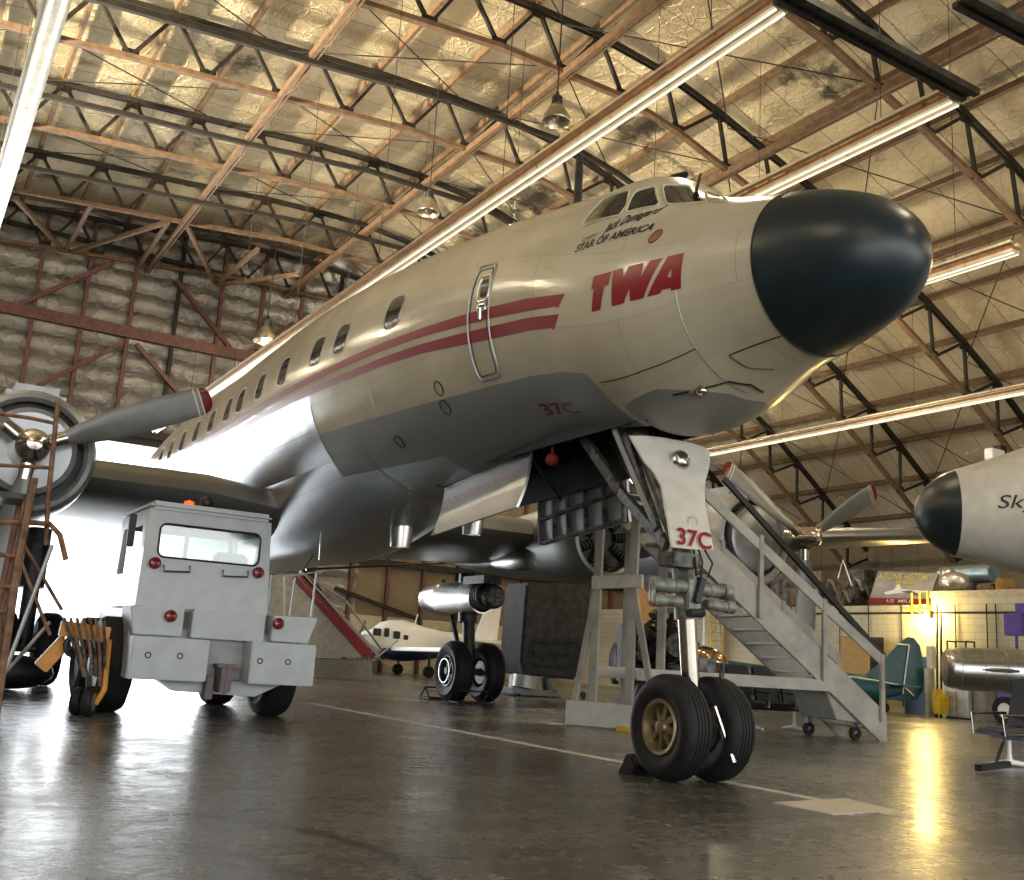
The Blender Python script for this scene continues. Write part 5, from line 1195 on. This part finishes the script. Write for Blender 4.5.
tp = onT(893, 686); MB().prism([tp + tn_ * -1.2 - tdir * .1, tp + tn_ * -1.2 + tdir * .35, tp + tn_ * 1.2 + tdir * .35, tp + tn_ * 1.2 - tdir * .1], (0, 0, .05)).build('tailplane', 'teal', ta, world=True)

# ================================================================== TANDEM SEATS
def seat_row(base, rz, n, label):
    t = thing('waiting_seats', label, 'seats', base, rz, 'black airport waiting seats on white feet' if False else None)
    w = .56
    for i in range(n):
        x = (i - (n - 1) / 2) * w
        MB().box((x, -.02, .42), (.50, .50, .08), Matrix.Rotation(.10, 3, 'X')).build('seat_pad', 'black', t, bevel=.03)
        MB().box((x, .27, .74), (.50, .07, .62), Matrix.Rotation(-.22, 3, 'X')).build('backrest', 'black', t, bevel=.03)
    for i in range(n + 1):
        x = (i - n / 2) * w; MB().path([(x, .22, .40), (x, -.24, .38), (x, -.27, .60), (x, .22, .62)], .018, 8).build('armrest', 'chrome', t)
    MB().beam((-n * w / 2, .02, .34), (n * w / 2, .02, .34), .07, .05).build('beam', 'dark_metal', t)
    for x in ((-(n - 1) / 2 * w * .8, (n - 1) / 2 * w * .8) if n > 1 else (0,)):
        MB().path([(x, .02, .34), (x, .02, .16), (x, .02, .05)], [.03, .025, .04], 10).build('pedestal', 'plane_white', t); MB().path([(x, -.30, .02), (x, -.15, .04), (x, .02, .06), (x, .2, .04), (x, .34, .02)], [.02, .028, .035, .028, .02], 8).build('foot', 'plane_white', t)
    return t
p = at(795, 731, 2, 0); seat_row((p.x - .35, p.y + .15, 0), math.radians(-8), 3, 'row of black padded waiting seats behind the lower end of the white stairs')
p = at(1010, 768, 2, 0); seat_row((p.x + .12, p.y + .1, 0), math.radians(-108), 1, 'single black waiting seat on a white foot below the polished engine pod')
fb = MB().beam(at(978, 768, 2, .05), at(1008, 764, 2, .08), .08, .07); fb.tube(at(996, 762, 2, .1), at(1006, 735, 1, 8.2), .02); simple('foot_bar', fb, 'black', 'short black bar lying at the foot of the single waiting seat', 'bar', bevel=.01)

# ================================================================== POLISHED ENGINE POD ON THE RIGHT
pod = thing('engine_pod', 'polished metal engine pod with an open right end, held at waist height', 'engine', (16.5, 9.6, 0))
dP = Vector((.74, -.67, .01)).normalized(); o_ = Vector((0, 0, CAMH)); P0 = at(944, 668, 1, 12.0)
MB().lathe([(0, .001), (.01, .30), (.04, .33), (.12, .355), (.30, .375), (1.0, .385), (1.02, .392), (1.35, .395), (1.36, .34), (1.2, .32)], P0, dP, 44).build('pod_skin', 'polished', pod, world=True)
for t in (.24, .62, .98): MB().path([P0 + dP * t + (Vector((0, 0, 1)) * math.cos(a) + dP.cross(Vector((0, 0, 1))) * math.sin(a)) * (.370 + .012 * (t > .3) + .004 * (t > .9)) for a in [2 * PI * j / 36 for j in range(36)]], .006, 5, closed=True).build('skin_joint', 'alu_dull', pod, world=True)
sd_ = -dP.cross(Vector((0, 0, 1))).normalized() * -1
sd_ = sd_ if sd_.y < 0 else -sd_
MB().path([P0 + dP * .55 + sd_ * .385, P0 + dP * .7 + sd_ * .40, P0 + dP * 1.0 + sd_ * .41, P0 + dP * 1.15 + sd_ * .40], [.01, .035, .04, .02], 10).build('blister', 'polished', pod, world=True)
MB().lathe([(1.2, .05), (1.25, .28), (1.5, .33), (1.9, .34), (2.3, .2)], P0, dP, 30).build('fan_section', 'grime', pod, world=True)
for k in range(12):
    a = 2 * PI * k / 12; r_ = Vector((0, 0, 1)) * math.cos(a) + dP.cross(Vector((0, 0, 1))) * math.sin(a); MB().path([P0 + dP * 1.38 + r_ * .30, P0 + dP * 1.6 + r_ * .37, P0 + dP * 1.85 + r_ * .33], .02, 6).build('pipe', 'alu_dull', pod, world=True)
sc2 = P0 + dP * 1.75
for s in (-1, 1): MB().beam(sc2 + Vector((0, 0, -.25)), Vector((sc2.x + dP.x * .5 + sd_.x * s * .4, sc2.y + dP.y * .5 + sd_.y * s * .4, 0)), .07, .07).build('stand_leg', 'dark_metal', pod, world=True)
MB().beam(Vector((sc2.x + .5, sc2.y - .3, .05)), Vector((sc2.x + 1.6, sc2.y - .9, .05)), .5, .06).build('stand_base', 'dark_metal', pod, world=True)
simple('black_screen', MB().prism([at(1006, 745, 1, 8.6), at(1028, 750, 1, 8.6), at(1036, 655, 1, 8.6), at(1017, 690, 1, 8.6)], (.1, .35, 0)), 'black', 'black slanting panel at the right edge above the single waiting seat', 'panel', bevel=.01) if False else None

# ================================================================== SECOND AIRLINER NOSE
a2 = thing('parked_airliner', 'second pale airliner whose dark nose cone points at the first one', 'airplane', (17.5, 8.0, 0))
def dist_pt(u, v, D):
    d = (RX * (u - 512) + RY * (440 - v) + RZ * (-FPX)) / FPX; return Vector((0, 0, CAMH)) + d * D
N0 = dist_pt(914, 512, 16.0); c1 = dist_pt(1024, 517, 16.0 - .35)
dA = Vector((c1.x - N0.x, c1.y - N0.y, 0)).normalized(); up = Vector((0, 0, 1)); rt = dA.cross(up)
def ring_body(secs, name, m, n=48):
    mb = MB()
    for (t, zc, r) in secs:
        for j in range(n): a = 2 * PI * j / n; mb.v.append(N0 + dA * t + up * (zc + r * math.cos(a)) + rt * (r * math.sin(a)))
    for i in range(len(secs) - 1):
        for j in range(n): p = i * n + j; q = i * n + (j + 1) % n; mb.f.append((p, q, q + n, p + n))
    mb.f.append(tuple(range(n))); mb.f.append(tuple(len(mb.v) - n + j for j in range(n))); return mb.build(name, m, a2, world=True)
ring_body([(0, 0, .01), (.02, .0, .13), (.07, .0, .26), (.17, .0, .41), (.32, .0, .54), (.46, .0, .62), (.57, .0, .67)], 'nose_cone', 'radome')
ring_body([(.57, .0, .668), (1.1, .03, .82), (1.6, .07, .97), (2.3, .12, 1.18), (3.2, .2, 1.38), (4.5, .3, 1.6), (6, .3, 1.7), (9.5, .3, 1.7)], 'fuselage', 'cream2' if 'cream2' in M else 'white_paint')
def side_r(t):
    T = [(.57, .0, .668), (1.1, .03, .82), (1.6, .07, .97), (2.3, .12, 1.18), (3.2, .2, 1.38)]
    for (a, za, ra), (b, zb_, rb) in zip(T, T[1:]):
        if t <= b: f = (t - a) / (b - a); return za + (zb_ - za) * f, ra + (rb - ra) * f
    return T[-1][1:]
me = text_mesh('Skyliner', 1, .25, .0); xs = [v.co.x for v in me.vertices]; yy = [v.co.y for v in me.vertices]; x0, x1, y0, y1 = min(xs), max(xs), min(yy), max(yy)
Ti = root_matrix(a2).inverted()
for v in me.vertices:
    t = 1.03 + (v.co.x - x0) / (x1 - x0) * 1.15; z = -.10 + (v.co.y - y0) / (y1 - y0) * .26; zc, r = side_r(t); hh = math.sqrt(max(0, (r + .012) ** 2 - (z - zc) ** 2))
    side = rt if rt.dot(Vector((-1, -1, 0))) > 0 else -rt
    v.co = Ti @ (N0 + dA * t + up * z + side * hh)
me.materials.clear(); me.materials.append(M['black']); o = bpy.data.objects.new('name_lettering', me); C.objects.link(o); o.parent = a2
g0 = N0 + dA * 3.6; MB().tube((g0.x, g0.y, .35), (g0.x, g0.y, N0.z - .9), .09).build('nose_gear_leg', 'chrome', a2, world=True)
for s in (-.2, .2): MB().lathe([(-.09, .12), (-.09, .35), (.09, .35), (.09, .12)], Vector((g0.x, g0.y, .35)) + rt * s, rt, 26, close=True).build('nose_gear_wheel', 'rubber', a2, world=True)
# two small roof-mounted floodlights seen above it
fl_ = thing('floodlight', 'white boxy floodlight by a roof truss above the second airliner', 'lamp', at(996, 455, 1, 20.0)); a = at(990, 459, 1, 20.0); b = at(1002, 451, 1, 20.0)
MB().span((a.x, 19.9, a.z), (b.x, 20.2, b.z)).build('lamp_box', 'plane_white', fl_, world=True, bevel=.02); c = at(1008, 448, 1, 20.3); MB().span((b.x - .05, 20.0, a.z + .05), (b.x + .25, 20.3, b.z + .2)).build('bracket', 'black', fl_, world=True)

# ================================================================== ALONG THE BLOCK WALL
def wb(u0, v0, u1, v1, X, d, name, m, label, cat, floor=False, bevel=.01, par=None):
    a = at(u0, v0, 0, X); b = at(u1, v1, 0, X); z0 = 0 if floor else min(a.z, b.z)
    mb = MB().span((X, a.y, z0), (X + d, b.y, max(a.z, b.z)))
    if par is not None: return mb.build(name, m, par, world=True, bevel=bevel)
    return simple(name, mb, m, label, cat, bevel=bevel)
wb(840, 636, 869, 690, 27.0, .05, 'notice_board', 'board', 'tan board leaning on the block wall behind the stair handrail', 'board', floor=True)
wb(866, 637, 884, 690, 27.7, .05, 'display_board', 'blackboard', 'dark board standing beside the tan board against the block wall', 'board', floor=True)
cb = thing('storage_cabinet', 'pale two-door metal cabinet standing under the polished engine pod', 'cabinet', (27.4, 20.3, 0))
a = at(944, 676, 0, 26.9); b = at(970, 716, 0, 26.9); zt2 = a.z
MB().span((26.9, b.y, .05), (27.6, a.y, zt2)).build('body', 'cabinet', cb, world=True, bevel=.01)
mid = (a.y + b.y) / 2; MB().span((26.87, mid + .01, .1), (26.9, a.y - .01, zt2 - .03)).build('door', 'cabinet', cb, world=True, bevel=.004); MB().span((26.87, b.y + .01, .1), (26.9, mid - .01, zt2 - .03)).build('door', 'cabinet', cb, world=True, bevel=.004)
MB().span((26.93, b.y + .02, 0), (27.55, a.y - .02, .05)).build('plinth', 'dark_metal', cb, world=True)
wb(972, 680, 986, 716, 27.0, .6, 'locker', mat('beige_grey_locker', (.26, .25, .22), .5), 'brown-grey locker beside the pale two-door cabinet', 'locker', floor=True)
wb(995.5, 684, 1001, 716, 27.45, .5, 'bin', 'blue_paint', 'dark blue bin in the shade between locker and purple trolley', 'bin', floor=True)
wb(924, 668, 929, 712, 27.1, .3, 'fridge', mat('white_fridge', (.55, .53, .45), .4), 'narrow cream fridge behind the teal rudder', 'fridge', floor=True)
wb(926, 646, 931, 668, 27.4, .25, 'water_dispenser', 'plane_white', 'white wall dispenser above the narrow cream fridge', 'dispenser')
bk = thing('mop_bucket', 'bright yellow mop bucket on casters against the block wall', 'mop bucket', (26.8, 21.2, 0))
a = at(931, 690, 0, 26.4); b = at(941, 712, 0, 26.4)
MB().prism([(26.4, a.y, .62), (26.4, b.y, .62), (26.4, b.y + .05, .10), (26.4, a.y - .05, .10)], (.4, 0, 0)).build('bucket', 'yellow', bk, world=True, bevel=.02)
MB().span((26.42, a.y - .02, .60), (26.75, b.y + .15, .80)).build('wringer', 'yellow', bk, world=True, bevel=.02)
for yy_ in (a.y - .08, b.y + .08): MB().sphere((26.5, yy_, .05), .05, 10).build('caster', 'rubber', bk, world=True)
for k_, (u, v0_, v1_) in enumerate(((937, 604, 700), (941, 614, 700))):
    a = at(u, v0_, 0, 27.6); b = at(u, v1_, 0, 27.4); simple('pole', MB().tube(a, Vector((b.x, b.y, .02)), .03, n=8), 'dark_metal', ['dark pole leaning on the wall left of the yellow bucket', 'shorter dark pole leaning on the wall above the yellow bucket'][k_], 'pole')
fn = thing('wire_crate', 'black wire frame box on top of the pale two-door cabinet', 'box', (27.3, 20.4, 2.1))
zt2 += .04; a = at(947, 641, 0, 27.1); b = at(966, 651, 0, 27.1)
mb = MB()
for x in (27.1, 27.5):
    P_ = [(x, a.y, a.z), (x, b.y, a.z), (x, b.y, zt2), (x, a.y, zt2)]; mb.path(P_, .03, 6, closed=True)
for y in (a.y, b.y): 
    for z in (a.z, zt2): mb.tube((27.1, y, z), (27.5, y, z), .025)
mb.build('wire_frame', 'black', fn, world=True); MB().span((27.15, (a.y + b.y) / 2 - .2, zt2), (27.45, (a.y + b.y) / 2 + .2, zt2 + .2)).build('contents', 'dark_metal', fn, world=True)
pt_ = thing('trolley', 'purple steel trolley with a white-rimmed wheel by the right edge', 'trolley', (26.6, 18.6, 0))
a = at(996, 689, 0, 26.0); b = at(1018, 699, 0, 26.0); MB().span((26.0, a.y, b.z), (26.9, b.y, a.z)).build('tray', 'purple', pt_, world=True, bevel=.02)
c = at(1006, 709, 0, 25.95); c.z = .36; MB().lathe([(-.08, .2), (-.08, .36), (.08, .36), (.08, .2)], c, (1, 0, 0), 26, close=True).build('wheel', 'rubber', pt_, world=True); MB().lathe([(-.07, .0), (-.07, .2), (.07, .2), (.07, 0)], c, (1, 0, 0), 22).build('wheel_rim', 'plane_white', pt_, world=True)
MB().tube((26.5, b.y + .1, 0), (26.5, b.y + .1, b.z), .04).build('leg', 'purple', pt_, world=True)
a = at(1016, 625, 0, 25.2); pm = MB().box(a, (.3, .5, .55)).box(a + Vector((0, -.2, .4)), (.2, .3, .3)).tube(a, Vector((a.x, a.y, 0)), .04); simple('purple_machine', pm, 'purple', 'purple machine head on a post at the right edge', 'machine', bevel=.03)
wl_ = thing('wall_lamp', 'glowing yellow lamp fixed high on the block wall', 'lamp', (XW, 21.9, 3.05)); a = at(926, 616, 0, XW - .2)
MB().span((XW - .16, a.y - .12, a.z - .05), (XW, a.y + .12, a.z + .16)).build('lamp_housing', 'dark_metal', wl_, world=True); MB().sphere((XW - .2, a.y, a.z), .10, 12).build('bulb', 'lamp_warm', wl_, world=True)
LAMP_Y, LAMP_Z = a.y, a.z
# ---- things stored on top of the block rooms
ZT2 = ZM2 + .16; ZT3 = ZM + .16
sg = thing('museum_sign', 'tilted painted road sign with red strip resting on the block room roof', 'sign', (XW + .1, 24.2, ZT2))
SGc = [at(868, 603.5, 0, XW + .05), at(928, 605, 0, XW + .05), at(938, 573, 0, XW + .9), at(878, 571, 0, XW + .9)]
def sign_mat():
    m, n, b = nt('sign_sky_paint'); tc = N(n, 'ShaderNodeTexCoord'); no = N(n, 'ShaderNodeTexNoise', i_Scale=1.2, i_Detail=5.0); n.links.new(tc.outputs['Object'], no.inputs['Vector'])
    n.links.new(ramp(n, no.outputs[0], [(.35, (.18, .20, .24)), (.6, (.34, .33, .34)), (.75, (.45, .40, .38))]), b.inputs['Base Color']); b.inputs['Roughness'].default_value = .5; return m
sn_ = (SGc[1] - SGc[0]).cross(SGc[3] - SGc[0]).normalized(); sn_ = sn_ if sn_.x < 0 else -sn_
MB().prism([p for p in SGc], -sn_ * .06).build('sign_board', sign_mat(), sg, world=True, smooth=0)
def SG(s, t): a = SGc[0] + (SGc[1] - SGc[0]) * s; b = SGc[3] + (SGc[2] - SGc[3]) * s; return a + (b - a) * t
MB().prism([SG(0, .0), SG(1, .0), SG(1, .17), SG(0, .17)], sn_ * .012).build('red_strip', 'red', sg, world=True, smooth=0)
M['sign_yellow'] = mat('sign_yellow', (.75, .66, .10), .5)
def sgt(txt, s0, s1, t0, t1, m): 
    a = SG(s0, t0); b = SG(s1, t0); c = SG(s0, t1); text_on_plane('sign_lettering', txt, m, a + sn_ * .02, b - a, c - a, (b - a).length, (c - a).length, sg, weight=.01, off=.012, world=True)
sgt('AIRLINE HISTORY', .05, .95, .74, .92, 'sign_yellow'); sgt('MUSEUM', .38, .68, .58, .70, 'sign_yellow'); sgt('1/2  MILE', .32, .74, .03, .13, 'plane_white')
MB().prism([SG(.25, .28), SG(.50, .34), SG(.82, .36), SG(.95, .42), SG(.70, .44), SG(.50, .46), SG(.44, .60), (SG(.40, .60)), SG(.38, .44), SG(.22, .34)], sn_ * .012).build('painted_aeroplane', 'plane_white', sg, world=True, smooth=0)
MB().prism([SG(.5, .38), SG(.8, .26), SG(.86, .27), SG(.66, .42)], sn_ * .016).build('painted_wing', mat('sign_purple', (.12, .10, .16), .5), sg, world=True, smooth=0)
a = at(943, 576, 0, XW + 1.9); b = at(994, 573, 0, XW + 1.9); du = simple('air_duct', MB().tube(a, b, .30, n=24), 'duct', 'pale blue-grey round air duct behind the tilted sign', 'duct')
a = at(948, 592, 0, XW + .6); fbg = MB().sphere((XW + .5, a.y - .3, ZT3 + .34), .55, 16, (.7, .9, .60)).sphere((XW + .5, a.y - .1, ZT3 + .5), .34, 12, (.7, .8, .9)); simple('foil_sheeting', fbg, 'foilbag', 'crumpled silver sheeting heaped right of the tilted sign', 'sheeting')
JK = [(962, 583, 974, 598, 'storage_crate', 'junk', 'dark crate right of the crumpled silver sheeting', 'crate'), (975, 584, 992, 598, 'storage_crate', 'junk2', 'brownish crate under the right end of the air duct', 'crate'), (994, 578, 1001, 598, 'storage_box', 'board', 'narrow tan upright box beside the air duct end', 'box'), (1006, 588, 1022, 597, 'red_case', 'red', 'low red case at the right end of the block room roof', 'case'),
      (843, 570, 866, 601, 'engine_crate', 'junk', 'tall dark crate left of the tilted sign', 'crate'), (800, 572, 822, 600, 'storage_drum_crate', 'junk2', 'tan crate beneath the wing beyond the far propeller', 'crate'), (770, 575, 796, 601, 'parts_box', 'junk', 'dark parts box behind the far propeller', 'box'), (745, 580, 766, 602, 'parts_box', 'junk2', 'brown parts box behind the stair handrail', 'box')]
for (u0, v0, u1, v1, nm, m, lb, ct) in JK:
    a = at(u0, v0, 0, XW + 1.3); b = at(u1, v1, 0, XW + 1.3); simple(nm, MB().span((XW + 1.3, a.y, (ZT2 if u0 < 930 else ZT3) + .02), (XW + 2.1, b.y, a.z)), m, lb, ct, bevel=.05)
JE = thing('stored_engine', 'old piston engine with pale pipes stored left of the tilted sign', 'engine', (XW + .5, 26, ZT2))
a = at(856, 588, 0, XW + .7); a.z = ZT2 + .46; MB().sphere(a, .45, 16, (.8, 1, .9)).build('crankcase', 'junk', JE, world=True)
for k in range(7):
    q = a + Vector((-.3, (k - 3) * .28, -.1 + .2 * math.sin(k * 1.7))); MB().path([q, q + Vector((-.1, .12, .35)), q + Vector((0, .35, .45)), q + Vector((.1, .5, .1))], .06, 8).build('pipe', 'alu_dull' if k % 2 else 'grime', JE, world=True)
MB().path([at(838, 578, 0, XW + .2), at(843, 560, 0, XW + .2), at(852, 586, 0, XW + .2)], .02, 6).build('lifting_sling', 'plane_white', JE, world=True)
for i, (u, lb) in enumerate(((812, 'short pale drum behind the padded stair rail'), (797, 'short tan drum under the far wing'))):
    a = at(u, 590, 0, XW + .35); simple('drum', MB().lathe([(0, .28), (.02, .3), (.62, .3), (.64, .26)], (XW + .35, a.y, ZT2 + .02), (0, 0, 1), 22), 'junk2' if i else 'cabinet', lb, 'drum')
yr = thing('guard_rail', 'yellow pipe guard rail on the block room roof edge below the sign', 'rail', (XW, 23, ZM))
for u in (913, 921, 929): a = at(u, 598, 0, XW - .02); MB().tube((XW - .08, a.y, ZM2 - .15), (XW - .08, a.y, ZM2 + .55), .035).build('post', 'yellow', yr, world=True)
a = at(905, 604, 0, XW); b = at(932, 601, 0, XW); MB().tube((XW - .08, a.y, ZM2 + .05), (XW - .08, b.y, ZM2 + .05), .03).build('rail', 'yellow', yr, world=True)

# ================================================================== LIGHT
w = bpy.data.worlds.new('daylight'); bpy.context.scene.world = w; w.use_nodes = True
bg = w.node_tree.nodes['Background']; bg.inputs[0].default_value = (.93, .97, 1, 1); bg.inputs[1].default_value = 3.0
def light(name, typ, loc, tgt, power, col, **kw):
    d = bpy.data.lights.new(name, typ); o = bpy.data.objects.new(name, d); C.objects.link(o); o.location = loc
    if tgt is not None: o.rotation_euler = (Vector(tgt) - Vector(loc)).to_track_quat('-Z', 'Y').to_euler()
    d.energy = power; d.color = col
    for k, v in kw.items(): setattr(d, k, v)
    return o
# daylight of the open back door, then an added fill behind the camera
light('door_daylight', 'AREA', (2, YB + .6, 4.3), (2, 0, 4.0), 3800, (.90, .96, 1), shape='RECTANGLE', size=21, size_y=8.4)
light('front_fill', 'AREA', (4, YF - .2, 4.6), (6, 20, 5), 1900, (1, .96, .88), shape='RECTANGLE', size=44, size_y=8)
# added fill lights under the roof, set without fixtures
for x in (-4.5, 10.8, 24):
    for y in (-4, 4, 12, 19.5, 28, 36):
        if x > 20: z = 10.5
        else: z = 12.0
        light('hall_fill', 'POINT', (x, y, z - .35), None, 520, (1, .82, .56), shadow_soft_size=.12)
light('floodlight', 'SPOT', (-13, 19, 8.2), (4, 25, 17), 130000, (1, .86, .58), spot_size=math.radians(56), spot_blend=.9, shadow_soft_size=.5)  # added unseen spot brightening the upper-left roof; no such lamp stands there
light('wall_lamp_glow', 'POINT', (XW - .45, LAMP_Y, LAMP_Z), None, 300, (1, .72, .24), shadow_soft_size=.30)
sc = bpy.context.scene
sc.view_settings.view_transform = 'Standard'; sc.view_settings.look = 'None'; sc.view_settings.gamma = 1; sc.view_settings.use_curve_mapping = False
sc.view_settings.exposure = 0.08
sc.cycles.max_bounces = 8; sc.cycles.diffuse_bounces = 4; sc.cycles.glossy_bounces = 4; sc.cycles.transparent_max_bounces = 6
sc.cycles.caustics_reflective = False; sc.cycles.caustics_refractive = False
sc.cycles.sample_clamp_indirect = 6

GROUPS = {'strip_light': 'strip lights hung under the roof', 'high_bay_lamp': 'bell lamps hung from the trusses', 'wheel_chock': 'chocks at the airliner wheels', 'cross_rail': 'dark rails at the ends of the strip lights',
          'storage_crate': 'crates on the block room roof', 'engine_crate': 'crates on the block room roof', 'storage_drum_crate': 'crates on the block room roof', 'parts_box': 'boxes on the block room roof', 'storage_box': 'boxes on the block room roof',
          'drum': 'drums on the block room roof', 'pole': 'poles leaning on the block wall', 'waiting_seats': 'black waiting seats'}
for o in bpy.context.scene.objects:
    if o.parent is None and o.name.split('.')[0] in GROUPS: o['group'] = GROUPS[o.name.split('.')[0]]
